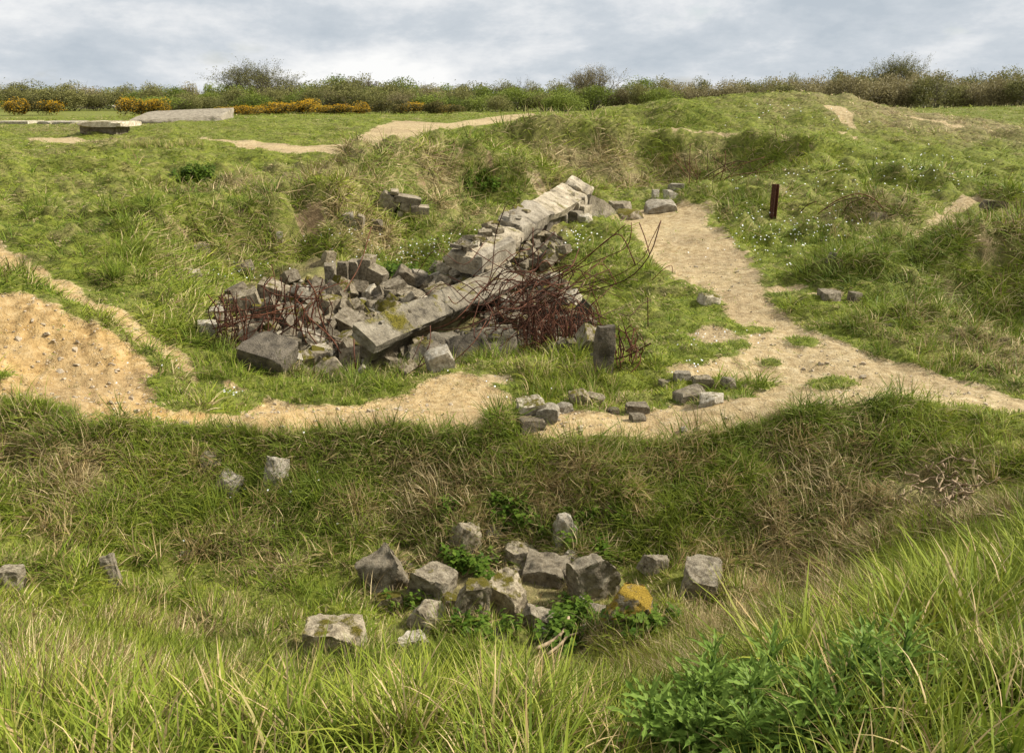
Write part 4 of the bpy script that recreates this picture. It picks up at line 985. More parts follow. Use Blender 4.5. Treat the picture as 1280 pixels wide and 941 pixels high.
# broken masonry on the far bank
wf = empty('masonry_fragment', ground(502, 262))
tag(wf, "fragment of broken masonry sticking out of the grassy bank below its top", 'masonry')
for i, (nm, u, v, w, h, ro, rz) in enumerate((('slab',486,251,24,17,28,0),('plank',483,262,26,7,32,0),('lintel',509,249,34,8,10,0),('block',506,258,12,11,6,0),('block',518,260,9,12,4,0),('block',529,262,14,9,4,0),('block',500,266,8,7,0,0),('block',493,240,10,5,10,0))):
    q = ground(502, 264); d = q.y - .55; p = at(u, v, d); s = px(p)
    me = block_mesh(nm, 1500 + i, (w * s, .34, h * s), 2, 6, .02, (.82, .96)); o = link(nm, me, M_BLOCK, wf)
    o.location = p - wf.location; o.rotation_euler = (.1, math.radians(ro), .15)
# concrete stub standing right of the bars
q = ground(755, 466); s = px(q)
st = link('concrete_stub', block_mesh("concrete_stub", 61, (22 * s, 17 * s, 66 * s), 3, 8, .02, (.86, .97)), M_DARK)
st.location = q + Vector((0, .05, 27 * s)); st.rotation_euler = (.04, .03, .25)
tag(st, "square concrete stub standing upright in grass beside the right-hand rusty bars", 'post')
# rusty steel post
q = ground(966, 271); s = px(q)
post = empty('steel_post', q); tag(post, "rusty steel I-section post standing alone on the turf right of the path", 'post')
for nm, x, y, wx, wy in (('flange', -.052, 0, .016, .12), ('flange', .052, 0, .016, .12), ('web', 0, 0, .09, .014)):
    me = block_mesh(nm, 62, (wx, wy, 42 * s), 1, 4, .004, (.9, .98)); o = link(nm, me, M_RUST, post); o.location = (x, y, 19 * s)
post.rotation_euler = (0, .03, .55)

# ------------------------------------------------------------------ rusty reinforcing bars
def tube(name, pts, rad, sides=5, taper=1.0):
    pts = [Vector(p) for p in pts]; V, F = [], []
    for i, p in enumerate(pts):
        t = (pts[min(i + 1, len(pts) - 1)] - pts[max(i - 1, 0)]).normalized()
        a = t.orthogonal().normalized() if i == 0 else (a - t * a.dot(t)).normalized()
        b = t.cross(a); r_ = rad * (1 + (taper - 1) * i / (len(pts) - 1))
        for k in range(sides):
            an = 2 * math.pi * k / sides; V.append(p + (a * math.cos(an) + b * math.sin(an)) * r_)
    n = len(pts)
    for i in range(n - 1):
        for k in range(sides):
            F.append((i * sides + k, i * sides + (k + 1) % sides, (i + 1) * sides + (k + 1) % sides, (i + 1) * sides + k))
    F += [tuple(range(sides))[::-1], tuple(range((n - 1) * sides, n * sides))]
    return mesh_np(name, V, F, smooth_=True)
def curve(ctrl, n=12):                               # Catmull-Rom through a few points
    P_ = [Vector(c) for c in ctrl]; P_ = [P_[0] * 2 - P_[1]] + P_ + [P_[-1] * 2 - P_[-2]]; out = []
    segs = len(P_) - 3; m = max(2, n // segs)
    for i in range(segs):
        p0, p1, p2, p3 = P_[i:i + 4]
        for k in range(m + (1 if i == segs - 1 else 0)):
            t = k / m
            out.append(.5 * ((2 * p1) + (p2 - p0) * t + (2 * p0 - 5 * p1 + 4 * p2 - p3) * t * t + (3 * p1 - p0 - 3 * p2 + p3) * t ** 3))
    return out
rb = random.Random(5)
def J(p, s): return p + Vector((rb.gauss(0, s), rb.gauss(0, s), rb.gauss(0, s)))
def tangle(loc, label, rods, rad):
    root = empty('rebar_tangle', loc); tag(root, label, 'rusty bars', 'tangles of rusty bars')
    for c in rods:
        c = [c[0]] + [J(q, .025) for q in c[1:]]
        me = tube('rod', [p - loc for p in curve(c)], rad * rb.uniform(.6, 1.05)); link('rod', me, M_RUST, root)
    return root
def J(p, s): return p + Vector((rb.gauss(0, s), rb.gauss(0, s), rb.gauss(0, s)))
def up_rods(n, u0, u1, v0, v1, t0, t1, w0, w1, d, sp=.12, lean=0):
    R_ = []
    for _ in range(n):
        f = rb.random()
        a = at(u0 + (u1 - u0) * f, rb.uniform(v0, v1), d + rb.gauss(0, .25)); b = at(t0 + (t1 - t0) * f + rb.gauss(0, 8), rb.uniform(w0, w1), d + rb.gauss(0, .3))
        R_.append([a, J(a.lerp(b, .4), sp * .5), J(a.lerp(b, .75), sp * .7), b])
    return R_
# left bundle, fanned and bowed
R_ = up_rods(24, 268, 312, 432, 452, 268, 302, 362, 385, 12.5, .10)
for k in range(10):
    a = at(rb.uniform(268, 300), rb.uniform(430, 450), 12.4); b = at(rb.uniform(300, 345), rb.uniform(395, 430), 12.7)
    R_.append([a, J(a.lerp(b, .5), .06), b])
for k in range(5):
    a = at(rb.uniform(262, 275), rb.uniform(385, 420), 12.5); b = at(rb.uniform(330, 370), rb.uniform(380, 410), 12.8); R_.append([a, J(a.lerp(b, .5), .06), b])
R_.append([at(243, 442, 12.2), at(256, 428, 12.3), at(272, 412, 12.5)])
tangle(at(285, 440, 12.5), "fanned bundle of thin rusty bars at the left end of the rubble", R_, .0085)
# middle-left bars, dark and upright
R_ = up_rods(26, 325, 415, 405, 440, 335, 410, 345, 385, 13.4, .10)
for k in range(9):
    a = at(rb.uniform(300, 390), rb.uniform(350, 420), 13.2); b = at(rb.uniform(380, 440), rb.uniform(340, 440), 13.6); R_.append([a, J(a.lerp(b, .5), .10), b])
R_ += [[at(342, 372, 13.4), at(345, 350, 13.4), at(341, 328, 13.5)], [at(430, 365, 14.0), at(446, 330, 14.6), at(466, 283, 15.2)], [at(384, 395, 13.2), at(410, 420, 13.0), at(424, 440, 12.8)]]
tangle(at(370, 430, 13.4), "dark upright rusty bars between the left bundle and the upright blocks", R_, .0095)
# great tangle
R_ = []
for k in range(70):                                  # bent hoops, standing like hairpins
    u = rb.uniform(650, 745); v = rb.uniform(440, 462) - (745 - u) * .12; d = rb.uniform(12.2, 14.0); h = rb.uniform(35, 70); w = rb.uniform(3, 16)
    R_.append([at(u, v, d), at(u + rb.gauss(0, 5), v - h * .6, d), at(u + w * .5 + rb.gauss(0, 4), v - h, d + .05), at(u + w + rb.gauss(0, 6), v - h * .55, d), at(u + w + rb.gauss(0, 4), v - h * .1, d)])
for k in range(105):                                  # long loose bars thrown about
    u = rb.gauss(674, 36); v = rb.gauss(382, 26); an = rb.gauss(.25, .55); L = rb.uniform(40, 150); d = rb.uniform(12.6, 15.2)
    du, dv = math.cos(an) * L * .5, -math.sin(an) * L * .5
    R_.append([at(u - du, min(v - dv, 455), d), at(u - du * .3 + rb.gauss(0, 8), v - dv * .3 + rb.gauss(0, 12), d + rb.gauss(0, .3)), at(u + du * .4 + rb.gauss(0, 8), v + dv * .4 + rb.gauss(0, 14), d + rb.gauss(0, .3)), at(u + du, v + dv, d + rb.gauss(0, .5))])
for k in range(16):                                  # bars falling left over the dark slab
    u = rb.uniform(585, 660); v = rb.uniform(385, 440); d = rb.uniform(12.6, 13.4)
    R_.append([at(u, v, d), at(u + rb.gauss(12, 14), v - rb.uniform(5, 25), d), at(u + rb.gauss(20, 22), v - rb.uniform(10, 55), d + .3)])
R_ += [ # single bars that stand out against the turf
 [at(690,378,13.6), at(735,360,13.3), at(790,332,13.0), at(815,300,13.0), at(828,272,13.1)],
 [at(665,385,13.8), at(720,370,13.5), at(780,350,13.2), at(812,320,13.2), at(826,276,13.3)],
 [at(640,372,14.4), at(700,345,14.2), at(750,310,14.2), at(776,290,14.2), at(782,278,14.2)],
 [at(650,380,14.2), at(710,340,14.0), at(756,300,13.8), at(785,296,13.6), at(792,332,13.6)],
 [at(690,350,14.4), at(740,328,14.1), at(775,310,14.0), at(786,300,14.0), at(792,280,14.0)],
 [at(812,318,13.2), at(811,296,13.3), at(801,276,13.5)],
 [at(815,350,13.0), at(830,338,13.0), at(838,332,13.0), at(842,344,13.0)],
 [at(640,378,13.4), at(652,402,13.1), at(670,418,13.0), at(705,420,12.9), at(728,416,12.9)],
 [at(560,345,14.8), at(590,360,14.4), at(625,390,13.8), at(650,410,13.4)],
 [at(810,408,12.6), at(812,385,12.6), at(810,370,12.7)],
 [at(742,405,12.4), at(765,410,12.2), at(781,420,12.1), at(780,430,12.1)],
]
tangle(at(690, 440, 13.2), "great tangle of rusty bars and bent hoops sprawling over the right side of the rubble", R_, .0080)
# small bundle behind the stub
R_ = up_rods(18, 764, 800, 452, 468, 768, 800, 405, 440, 11.5, .07)
R_.append([at(760, 450, 11.4), at(785, 442, 11.3), at(812, 432, 11.3)])
tangle(at(782, 460, 11.5), "small bundle of rusty bars directly right of the concrete stub", R_, .0085)
# bowed bars at the front edge
R_ = []
for (a, b, c) in (((500,466),(525,455),(545,438)),((495,470),(530,462),(551,440)),((520,462),(535,430),(540,405)),((505,468),(515,440),(530,420)),((560,458),(590,430),(610,400)),((446,468),(447,440),(446,425))):
    R_.append([at(*a, 11.4), at(*b, 11.4), at(*c, 11.7)])
tangle(at(520, 468, 11.5), "few bowed rusty bars at the front edge of the rubble near the path", R_, .0085)
# bars in the far crater
R_ = []
for k in range(16):
    u = rb.gauss(893, 14); d = 27.5 + rb.gauss(0, .4); b = at(rb.gauss(892, 26), rb.uniform(185, 222), d); a = at(u, rb.uniform(228, 238), d); R_.append([a, J(a.lerp(b, .5), .15), b])
R_ += [[at(880, 224, 27), at(925, 206, 27), at(955, 196, 27.3)], [at(862, 236, 27), at(863, 205, 27), at(862, 182, 27)], [at(876, 232, 27), at(868, 215, 27), at(860, 200, 27)]]
tangle(at(892, 238, 27.5), "spray of thin dead bars in the far crater below its rim", R_, .011)
# arched bars on the right knoll
R_ = [[at(1022,268,20.6), at(1045,252,20.6), at(1074,243,20.6), at(1096,250,20.6), at(1110,266,20.6)],
      [at(1030,262,20.9), at(1056,249,20.9), at(1085,247,20.9), at(1104,262,20.9)],
      [at(1053,268,20.5), at(1062,256,20.5), at(1078,248,20.5)], [at(1000,266,20.6), at(1008,258,20.6), at(1018,252,20.6)]]
tangle(at(1080, 270, 20.6), "arched rusty bars springing from the grassy knoll at right", R_, .013)

# ------------------------------------------------------------------ leaves, shrubs and trees far behind
def leaf_cloud(name, n, rx, ry, rz, s0, s1, seed, lumps_=7, shell=.55, flat=0.0):
    """small leaf-sized faces spread through a lumpy crown"""
    r = np.random.default_rng(seed)
    c = r.normal(size=(lumps_, 3)); c /= np.linalg.norm(c, axis=1, keepdims=True); c[:, 2] = np.abs(c[:, 2]) * 1.1 - .15
    c *= r.uniform(.3, .68, (lumps_, 1)); rad = r.uniform(.32, .55, lumps_)
    V, F, B = [], [], []
    for k in range(n):
        j = r.integers(lumps_); d = r.normal(size=3); d /= np.linalg.norm(d)
        p = c[j] + d * rad[j] * (shell + (1 - shell) * r.uniform()) * (1 + .25 * r.normal() * (r.uniform() < .2))
        p = p * (rx, ry, rz) + (0, 0, rz * .55)
        if p[2] < 0: p[2] = abs(p[2]) * .4
        s = r.uniform(s0, s1); a = r.normal(size=3); a /= np.linalg.norm(a); b = np.cross(a, r.normal(size=3)); b /= np.linalg.norm(b)
        i0 = len(V); V += [p - a * s, p + b * s * .45, p + a * s, p - b * s * .45]; F.append((i0, i0 + 1, i0 + 2, i0 + 3)); B += [float(np.clip(.5 + .35 * r.normal() , 0, 1))] * 4
    return mesh_np(name, V, F, {'blade': B})
def twig_cloud(name, n, rx, ry, rz, seed, rad=.012, gens=3):
    """stems that fork upward and outward from the foot"""
    r = random.Random(seed); V, F = [], []
    def seg(p, q, r0, r1):
        t = (q - p).normalized(); a = t.orthogonal().normalized(); b = t.cross(a); i0 = len(V)
        for c, rr_ in ((p, r0), (q, r1)):
            for k in range(3): an = 2.094 * k; V.append(c + (a * math.cos(an) + b * math.sin(an)) * rr_)
        for k in range(3): F.append((i0 + k, i0 + (k + 1) % 3, i0 + 3 + (k + 1) % 3, i0 + 3 + k))
    def grow(p, d, L, rr_, g):
        for s in range(2):
            d = (d + Vector((r.gauss(0, .22), r.gauss(0, .22), r.gauss(.06, .12)))).normalized(); q = p + d * L * .5
            seg(p, q, rr_, rr_ * .8); p = q; rr_ *= .8
        if g > 0:
            for _ in range(r.choice((2, 3, 3, 4))):
                dd = (d + Vector((r.gauss(0, .5), r.gauss(0, .5), r.gauss(.1, .3)))).normalized(); grow(p, dd, L * r.uniform(.5, .8), rr_ * .7, g - 1)
    for k in range(n):
        a = r.uniform(0, 6.28); e = r.uniform(.1, 1.0)
        d = Vector((math.cos(a) * rx * e, math.sin(a) * ry * e, rz * r.uniform(.8, 1.1))); L = d.length
        grow(Vector((r.gauss(0, rx * .08), r.gauss(0, ry * .08), -.1)), d.normalized(), L * .42, rad * 2.4, gens)
    return mesh_np(name, V, F)
ML_G = [mat_leaf("hedge_leaves_fresh", [(.2, (.065, .090, .013)), (.55, (.150, .190, .026)), (.95, (.26, .29, .055))]),
        mat_leaf("hedge_leaves_olive", [(.2, (.075, .076, .022)), (.55, (.170, .165, .048)), (.95, (.28, .26, .09))]),
        mat_leaf("hedge_leaves_brown", [(.2, (.105, .088, .034)), (.55, (.22, .185, .080)), (.95, (.36, .31, .15))])]
ML_GORSE = mat_leaf("gorse_leaves", [(.2, (.045, .045, .014)), (.6, (.110, .100, .028)), (.95, (.22, .16, .045))])
ML_FLOWER = mat_leaf("gorse_flowers", [(.2, (.40, .21, .010)), (.6, (.58, .33, .014)), (.95, (.68, .44, .02))])
M_BARK = mat_plain("bark", [(.3, (.05, .04, .03)), (.6, (.12, .10, .075)), (.8, (.19, .16, .125))])
crowns = [[leaf_cloud("foliage", 4200, 1, 1, 1, .022, .052, 20 + 10 * m + k, 11) for k in range(3)] for m in range(3)]
for m in range(3):
    for me in crowns[m]: me.materials.append(ML_G[m])
stems = [twig_cloud("stems", 6, .9, .9, 1.15, 70 + k, .011, 3) for k in range(3)]
for me in stems: me.materials.append(M_BARK)
gfol = [leaf_cloud("foliage", 1100, 1, 1, .9, .04, .09, 90 + k, 8) for k in range(2)]
gflo = [leaf_cloud("flowers", 800, 1.03, 1.03, .98, .03, .06, 90 + k, 8, .92) for k in range(2)]
for k, me in enumerate(gfol):
    me.materials.append(ML_GORSE)
for me in gflo: me.materials.append(ML_FLOWER)
rs = random.Random(77)
def shrub(u, d, rw, hgt, kind, label, group, cat='shrub', twig=True):
    a, y, _ = ray(u, 118.0); x = float(a / y * d)
    root = empty('shrub', (x, d, hz(x, d) - .1 if math.hypot(x, d) < 149 else -1.5)); tag(root, label, cat, group)
    rz_ = rs.uniform(0, 6.28); rw *= rs.uniform(.75, 1.35)
    f = link('foliage', rs.choice(crowns[kind]), None, root); f.scale = (rw, rw * .9, hgt / 1.35); f.rotation_euler = (0, 0, rz_)
    if twig:
        s = link('stems', rs.choice(stems), None, root); s.scale = (rw * .9, rw * .8, hgt * .78); s.rotation_euler = (0, 0, rz_)
    return root
prof = [(-80,111),(0,110),(200,109),(280,107),(400,104),(450,100),(500,104),(600,107),(700,104),(760,105),(850,102),(960,101),(1000,98),(1060,90),(1150,92),(1200,95),(1280,92),(1360,93)]
def top_v(u):
    for (u0, v0), (u1, v1) in zip(prof, prof[1:]):
        if u0 <= u <= u1: return v0 + (v1 - v0) * (u - u0) / (u1 - u0)
    return 104
KN = ("fresh green", "olive", "brown twiggy")
for row, (d0, step, lo) in enumerate(((96, 26, 0), (86, 24, 3), (77, 27, 9))):
    u = -70
    while u < 1350:
        d = d0 + rs.uniform(-3, 3); tv = top_v(u) + lo + rs.uniform(-6.0, 4.0) - (2.0 if row == 0 else 0)
        hgt = (118 - tv) / FPX * d + 1.35
        if row == 2 and not (180 < u < 720 or u > 960): u += step; continue
        kind = rs.choices((0, 1, 2), ((.34, .46, .20) if u < 830 else (.10, .52, .38)))[0]
        if 880 < u and row < 2 and rs.random() < .3: kind = 2
        where = "in the hedge behind the left half" if u < 620 else "in the scrub behind the mound on the right"
        shrub(u, d, rs.uniform(1.5, 2.4), max(hgt, .8), kind, "%s bush %s, %s row" % (KN[kind], where, ("farthest", "middle", "nearest")[row]), 'bushes of the far scrub belt')
        u += step * rs.uniform(.75, 1.25)
def gorse(u, v, d, rw, hgt, label, group='flowering gorse bushes', fl=True):
    a, y, _ = ray(u, 118.0); x = float(a / y * d)
    root = empty('gorse_bush', (x, d, hz(x, d) - .08)); tag(root, label, 'gorse', group); k = rs.randrange(2); r0 = rs.uniform(0, 6.28)
    f = link('foliage', gfol[k], None, root); f.scale = (rw, rw * .8, hgt / 1.3); f.rotation_euler = (0, 0, r0)
    if fl:
        g = link('flowers', gflo[k], None, root); g['kind'] = 'stuff'; g.scale = (rw, rw * .8, hgt / 1.28); g.rotation_euler = (0, 0, r0)
for k, u in enumerate(range(272, 582, 13)):
    fl = rs.random() < (.78 if u < 450 else .6)
    gorse(u + rs.uniform(-4, 4), 0, 67 + rs.uniform(-2, 2), rs.uniform(.9, 1.6), rs.uniform(.5, 1.05), "orange-yellow flowering gorse bush in the long band in front of the hedge" if fl else "brown gorse bush without flowers in the long band in front of the hedge", 'gorse bushes of the long band', fl)
for u, lb in ((8, 'gorse bush cut by the left edge of the photo'), (26, 'second gorse bush from the left edge, in front of the hedge'), (44, 'brown flowerless gorse bush among the flowering ones at far left'), (62, 'rightmost gorse bush of the far left cluster')): gorse(u, 0, 70, rs.uniform(.9, 1.3), rs.uniform(1.0, 1.4), lb, 'gorse bushes at the far left', u != 44)
for u in (158, 172, 187, 198): gorse(u, 0, 66, rs.uniform(.8, 1.1), rs.uniform(.9, 1.2), 'bright gorse bush behind the slabs on the left, ' + {158: 'leftmost of four', 172: 'second of four from the left', 187: 'third of four from the left', 198: 'rightmost of four'}[u], 'gorse bushes behind the slabs', True)
def tree(u, d, top, width, label, leaves, seed, gens=4, stemn=7, kind=1):
    a, y, _ = ray(u, 118.0); x = float(a / y * d); hgt = (118 - top) / FPX * d + 1.4; rw = width / FPX * d * .5
    root = empty('tree', (x, d, -1.5)); tag(root, label, 'tree')
    t = link('branches', twig_cloud("branches", stemn, rw * .62, rw * .5, hgt * .85, seed, .036, gens), M_BARK, root)
    # bring the grown branches to the tree's real width and height
    co = np.array([v.co[:] for v in t.data.vertices]); sx_, sz_ = rw / np.percentile(np.abs(co[:, 0]), 99), hgt / np.percentile(co[:, 2], 99.5); t.scale = (sx_, sx_, sz_)
    if leaves:
        r = np.random.default_rng(seed); P_ = co[r.integers(0, len(co), leaves)] * (sx_, sx_, sz_); P_ = P_[P_[:, 2] > hgt * .3]; V, F, B = [], [], []
        for p in P_:
            p = p + r.normal(0, .10, 3); s = r.uniform(.04, .085); q = r.normal(size=3); q /= np.linalg.norm(q); b = np.cross(q, r.normal(size=3)); b /= np.linalg.norm(b); i0 = len(V)
            s *= .8; V += [p - q * s, p + b * s * .5, p + q * s, p - b * s * .5]; F.append((i0, i0 + 1, i0 + 2, i0 + 3)); B += [float(r.uniform())] * 4
        f = link('leaves', mesh_np("leaves", V, F, {'blade': B}), ML_G[kind], root)
tree(330, 92, 80, 100, "wide dome-shaped bare tree with sparse olive buds above the left hedge", 12000, 3, 5, 18)
tree(740, 92, 84, 72, "low dome-shaped bare tree above the middle of the hedge", 5000, 4, 4, 24, 2)
tree(1115, 94, 73, 74, "round-topped leafy tree, tallest on the right skyline", 12000, 5, 4, 22)
tree(1214, 98, 86, 26, "small bare double-stemmed tree between the round-topped tree and the right edge", 0, 6, 3, 4)
tree(1270, 98, 90, 34, "dark small tree at the right edge of the skyline", 260, 7, 3, 5)
tree(452, 94, 95, 62, "low brown bare shrubby tree right of the dome-shaped tree", 250, 8, 3, 12, 2)
tree(655, 96, 97, 28, "small dark bush-like tree on the skyline left of the middle bare tree", 200, 9, 3, 6)
tree(1172, 98, 93, 40, "thin bare thicket tree just right of the round-topped tree", 80, 10, 3, 8, 2)

# ------------------------------------------------------------------ concrete remains far left
def far_block(name, root, u0, u1, v0, v1, depth, mat, seed, cuts=3, tilt=0, base=None):
    b = base or ground((u0 + u1) / 2, v1); d = b.y; p, q = at(u0, v1, d), at(u1, v1, d); h = abs(at(u0, v0, d).z - p.z)
    me = block_mesh(name, seed, ((q - p).length, depth, h + .12), cuts, 8, .004, (.8, .97)); o = link(name, me, mat, root)
    o.location = (p + q) * .5 + Vector((0, depth * .45, h * .5 - .06)) - (root.location if root else Vector()); o.rotation_euler = (math.radians(tilt), 0, 0)
    return o
g = far_block('concrete_slab', None, 160, 272, 143, 152, 4.0, M_BEAM, 81, 4, 6); g.rotation_euler = (math.radians(5), math.radians(-2.5), .1)
tag(g, "big pale tilted concrete slab lying on the turf in front of the gorse", 'concrete slab')
g = far_block('concrete_slab', None, 93, 146, 132, 136, 3.0, M_PALE, 82, 3); tag(g, "thin flat pale slab on the turf farthest left, behind the bunker", 'concrete slab')
bk = empty('bunker', ground(122, 166)); tag(bk, "sunken bunker entrance with a thin flat concrete roof at far left", 'bunker')
far_block('roof', bk, 98, 152, 152.5, 155.5, 2.5, M_PALE, 83, 1, 0, ground(122, 165)); far_block('wall', bk, 101, 146, 155.8, 166, 1.6, M_BLOCK, 84, 1, 0, ground(122, 165) + Vector((0, .2, 0)))
for i, (u0, u1, lb) in enumerate(((-10, 36, "leftmost flat roof slab beside the sunken bunker"), (46, 64, "small flat slab between the leftmost slab and the bunker"), (66, 96, "flat pale slab touching the left side of the bunker"))):
    g = far_block('concrete_slab', None, u0, u1, 152, 155.5, 2.0, M_PALE, 85 + i, 3); tag(g, lb, 'concrete slab')

# ------------------------------------------------------------------ foreground plants
ML_TH = mat_leaf("thistle_leaves", [(.15, (.036, .075, .012)), (.5, (.105, .178, .024)), (.95, (.25, .34, .065))], .3, .5, 6)
ML_NET = mat_leaf("nettle_leaves", [(.15, (.032, .070, .008)), (.5, (.075, .130, .014)), (.95, (.16, .22, .030))], .3, .5, 6)
def thistle_leaf(seed):
    """a long leaf with a toothed, wavy margin and a folded midrib"""
    r = random.Random(seed); n = 9; V, F, B = [], [], []; L = 1.0
    for i in range(n + 1):
        t = i / n; w = .085 * math.sin(math.pi * min(1, t * .93 + .07)) ** .8 * (1.4 if i % 2 else .5) * (1 if i < n else .05)
        x = L * t; z = .10 * math.sin(t * 2.2) - .22 * t * t; wv = r.uniform(-.02, .03)
        V += [(x, -w, z + .03 + wv), (x, 0, z), (x, w, z + .03 - wv)]; B += [.55, .9, .55]
        if i:
            a = 3 * i
            F += [(a - 3, a - 2, a + 1, a), (a - 2, a - 1, a + 2, a + 1)]
    return mesh_np('leaf', V, F, {'blade': B})
TL = [thistle_leaf(k) for k in range(4)]
for me in TL: me.materials.append(ML_TH)
stem_me = tube('stem', [(0, 0, 0), (.01, 0, .35), (-.005, .01, .7), (0, 0, 1)], .014, 6, .5); stem_me.materials.append(ML_TH)
rt = random.Random(9)
TH_SPOTS = [(905,2.75),(1000,2.76),(1045,2.6),(875,2.6),(950,2.62),(1020,2.52),(835,2.7),(1140,2.5),(1085,2.7),(925,2.72),(970,2.70),(1030,2.36),(1125,2.62),(850,2.5),(900,2.46),(1060,2.66),(820,2.55),(868,2.42),(905,2.62),(930,2.36),(962,2.58),(985,2.42),(1010,2.66),(1035,2.48),(1060,2.36),(1085,2.58),(1110,2.44),(948,2.48),(1000,2.34),(880,2.52)]
for i, (u, d) in enumerate(TH_SPOTS):
    a, y, _ = ray(u, 800.0); x = float((u - 640) / FPX * (d * CP + 1.6 * SP)); z = hz(x, d)
    root = empty('thistle', (x, d, z - .02)); root.rotation_euler = (rt.gauss(0, .12), rt.gauss(0, .12), rt.uniform(0, 6.28))
    tag(root, "green thistle plant with toothed leaves in the clump at the lower right", 'thistle', 'thistles of the lower-right clump')
    h = rt.uniform(.17, .30); s = link('stem', stem_me, None, root); s.scale = (1, 1, h)
    nl = 30
    for k in range(nl):
        t = k / nl; l = link('leaf', rt.choice(TL), None, root); L = (.16 - .075 * t) * rt.uniform(.85, 1.2)
        l.location = (0, 0, h * (.18 + .82 * t)); l.scale = (L * 1.1, L * .80, L); l.rotation_euler = (rt.gauss(0, .2), -(.05 + .95 * t) + rt.gauss(0, .15), k * 2.4 + rt.gauss(0, .2))
# nettles: stalks with paired leaves, joined as ground cover
def nettle_kind(seed):
    r = random.Random(seed); V, F, B = [], [], []
    for s in range(3):
        bx, by = r.gauss(0, .035), r.gauss(0, .035); lx, ly = r.gauss(0, .15), r.gauss(0, .15); h = r.uniform(.09, .19)
        for k in range(4):
            t = .35 + .65 * k / 3; p = Vector((bx + lx * t * h, by + ly * t * h, h * t))
            for m in range(2):
                an = k * 1.57 + m * 3.14 + r.gauss(0, .3); L = r.uniform(.035, .065) * (1.1 - .3 * k / 3); d = Vector((math.cos(an), math.sin(an), r.uniform(-.35, .15))).normalized(); sd_ = Vector((-math.sin(an), math.cos(an), 0)); b_ = r.random(); i0 = len(V)
                for q, w in ((0, .05), (.3, .42), (.62, .30), (1, .02)):
                    c = p + d * L * q + Vector((0, 0, -.25 * L * q * q)); V += [c - sd_ * L * w + Vector((0, 0, .06 * L)), c, c + sd_ * L * w + Vector((0, 0, .06 * L))]; B += [b_, b_ * .8, b_]
                for q in range(3):
                    a_ = i0 + 3 * q; F += [(a_, a_ + 1, a_ + 4, a_ + 3), (a_ + 1, a_ + 2, a_ + 5, a_ + 4)]
    me = mesh_np('nettle', V, F, {'blade': B}); me.materials.append(ML_NET); return me
P_, = [[]]
for (u, v, ru, rv, n) in ((728,775,55,18,40),(590,712,30,12,20),(690,672,40,10,16),(628,640,24,14,12),(760,690,24,16,10),(700,800,30,10,16),(800,790,34,10,26),(560,640,14,10,6),(500,760,26,8,8),(600,790,40,8,12),(468,720,12,12,4),(245,222,20,8,110),(650,660,30,10,14),(735,650,40,8,16),(500,345,40,5,24),(600,232,22,16,26)):
    for _ in range(n):
        q = ground(u + rt.gauss(0, .55) * ru, v + rt.gauss(0, .55) * rv); P_.append((q.x, q.y, q.z))
n = len(P_); sc_ = np.array([rt.uniform(.6, 1.1) * (1 if p[1] < 12 else 1.5) for p in P_])
scatter('nettles', 'dark green nettles growing between the foreground rubble and in hollows', [nettle_kind(k) for k in range(4)], np.array(P_),
        np.array([(rt.gauss(0, .25), rt.gauss(0, .25), rt.uniform(0, 6.28)) for _ in P_]), np.stack([sc_] * 3, 1), [rt.randrange(4) for _ in P_], np.zeros(n), np.zeros(n))
# daisies
M_DAISY, _nt, _b, _o = newmat("daisy_petals"); _b.inputs['Base Color'].default_value = (.80, .80, .76, 1)
bmd = bmesh.new(); bmesh.ops.create_circle(bmd, cap_ends=True, radius=1, segments=8); dz = bpy.data.meshes.new('daisy'); bmd.to_mesh(dz); bmd.free(); dz.materials.append(M_DAISY)
P_ = []
for (u, v, ru, rv, n) in ((500,322,60,14,50),(560,310,40,12,30),(960,300,70,30,80),(1000,290,80,20,50),(300,345,50,20,30),(440,370,20,8,20),(1050,230,120,20,60),(1150,215,90,20,50),(720,300,30,12,30),(900,430,50,14,24),(290,500,20,6,10),(430,300,40,8,18),(870,470,20,10,10),(1000,150,90,16,24),(350,650,120,60,14),(160,470,60,30,6),(640,490,60,20,8)):
    for _ in range(n):
        q = ground(u + rt.gauss(0, .6) * ru, v + rt.gauss(0, .6) * rv)
        P_.append((q.x, q.y, q.z + .05 + .004 * q.y))
n = len(P_); sc_ = np.array([max(.008, max(.00052 * p[1], .00062 * min(p[1], 22))) * rt.uniform(.8, 1.4) for p in P_])
scatter('daisies', 'tiny white daisies dotted over the turf', [dz], np.array(P_), np.array([(.5 + rt.gauss(0, .3), rt.gauss(0, .3), 0) for _ in P_]), np.stack([sc_] * 3, 1), np.zeros(n), np.zeros(n), np.zeros(n))
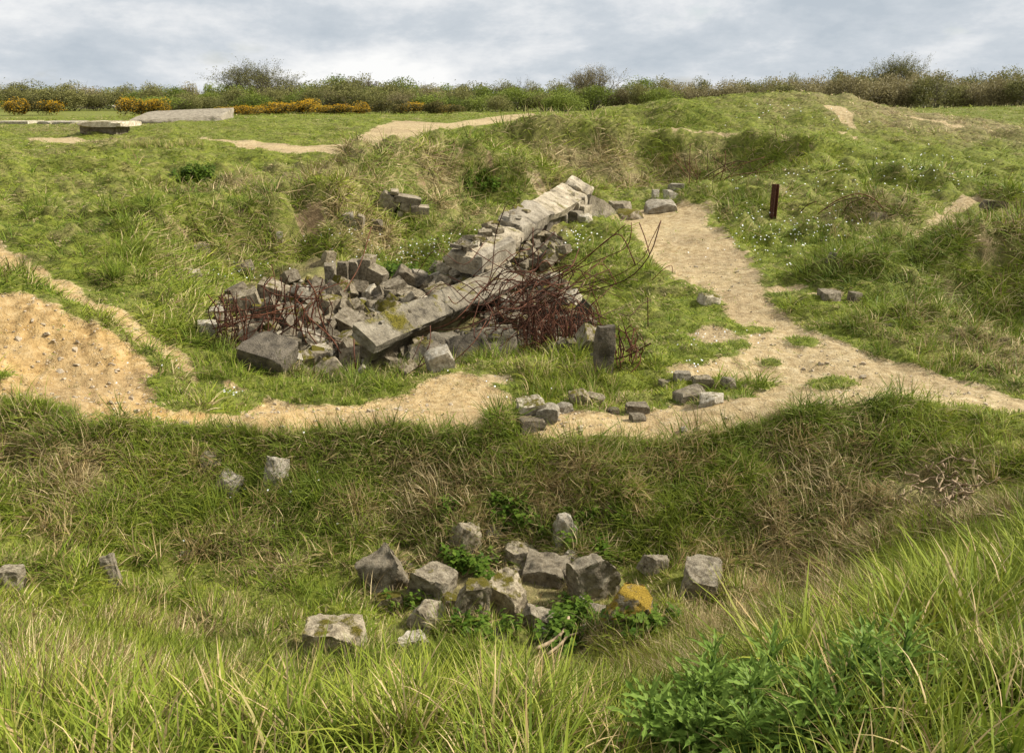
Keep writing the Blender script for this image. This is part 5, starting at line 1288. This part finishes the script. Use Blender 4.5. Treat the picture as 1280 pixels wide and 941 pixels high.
# pebbles on the bare earth
PK = []
M_PEB = mat_plain("pebble", [(.3, (.20, .15, .09)), (.55, (.42, .34, .23)), (.8, (.62, .55, .43))], 2.0)
for k in range(5):
    me = block_mesh("pebble", 1600 + k, (1, .8, .55), 6, 2, .03, (.5, .8)); me.materials.append(M_PEB); PK.append(me)
n = 20000; th = rng.uniform(-.54, .54, n); R0 = np.exp(rng.uniform(math.log(8.8), math.log(30), n)); X, Y = R0 * np.sin(th), R0 * np.cos(th)
dd = grid_at(GD, X, Y); oo = grid_at(GO, X, Y); kp = (dd > .45) & (rng.uniform(size=n) < .35 + .5 * oo + fbm(X, Y, .9, 2, 201)); X, Y, R0, oo = X[kp], Y[kp], R0[kp], oo[kp]; n = len(X)
s_ = np.clip(rng.lognormal(-4.2, .6, n), .006, .075) * (1 + .35 * (oo > .7))
scatter('pebbles', 'loose pebbles and chips of stone on the bare earth', PK, np.stack([X, Y, H(X, Y) + s_ * .12], 1), np.stack([rng.normal(0, .3, n), rng.normal(0, .3, n), rng.uniform(0, 6.28, n)], 1), np.stack([s_, s_ * rng.uniform(.7, 1.2, n), s_ * rng.uniform(.6, 1.1, n)], 1), rng.integers(0, 5, n), np.zeros(n), np.zeros(n))
# dead branch and dead roots
M_DEAD = mat_plain("dead_wood", [(.3, (.17, .115, .065)), (.6, (.36, .265, .16)), (.8, (.50, .39, .25))], 25)
q = ground(690, 808)
db = empty('dead_branch', q); tag(db, "pale forked dead branch lying in front of the foreground rubble", 'branch')
for pts, rd in (([(670,815),(690,808),(704,798),(710,784)], .016), ([(684,822),(700,812),(708,806),(722,804)], .012)):
    link('limb', tube('limb', [p - q for p in curve([ground(u, v) + Vector((0, -.05, .06 + .02 * i)) for i, (u, v) in enumerate(pts)], 12)], rd, 6, .8), M_DEAD, db)
q = ground(1185, 625)
dr_ = empty('dead_roots', q); tag(dr_, "matted pale dead roots spread on the right crater wall under the path", 'roots')
for k in range(46):
    u, v = rb.gauss(1180, 22), rb.gauss(622, 18); an = rb.uniform(0, 6.28); L = rb.uniform(8, 34)
    pts = [ground(u + math.cos(an) * L * t + rb.gauss(0, 3), v + math.sin(an) * L * .6 * t + rb.gauss(0, 3)) + Vector((0, -.04, .06 + rb.uniform(0, .09))) - q for t in (0, .33, .66, 1)]
    link('root', tube('root', curve(pts, 9), rb.uniform(.007, .015), 4, .5), M_DEAD, dr_)
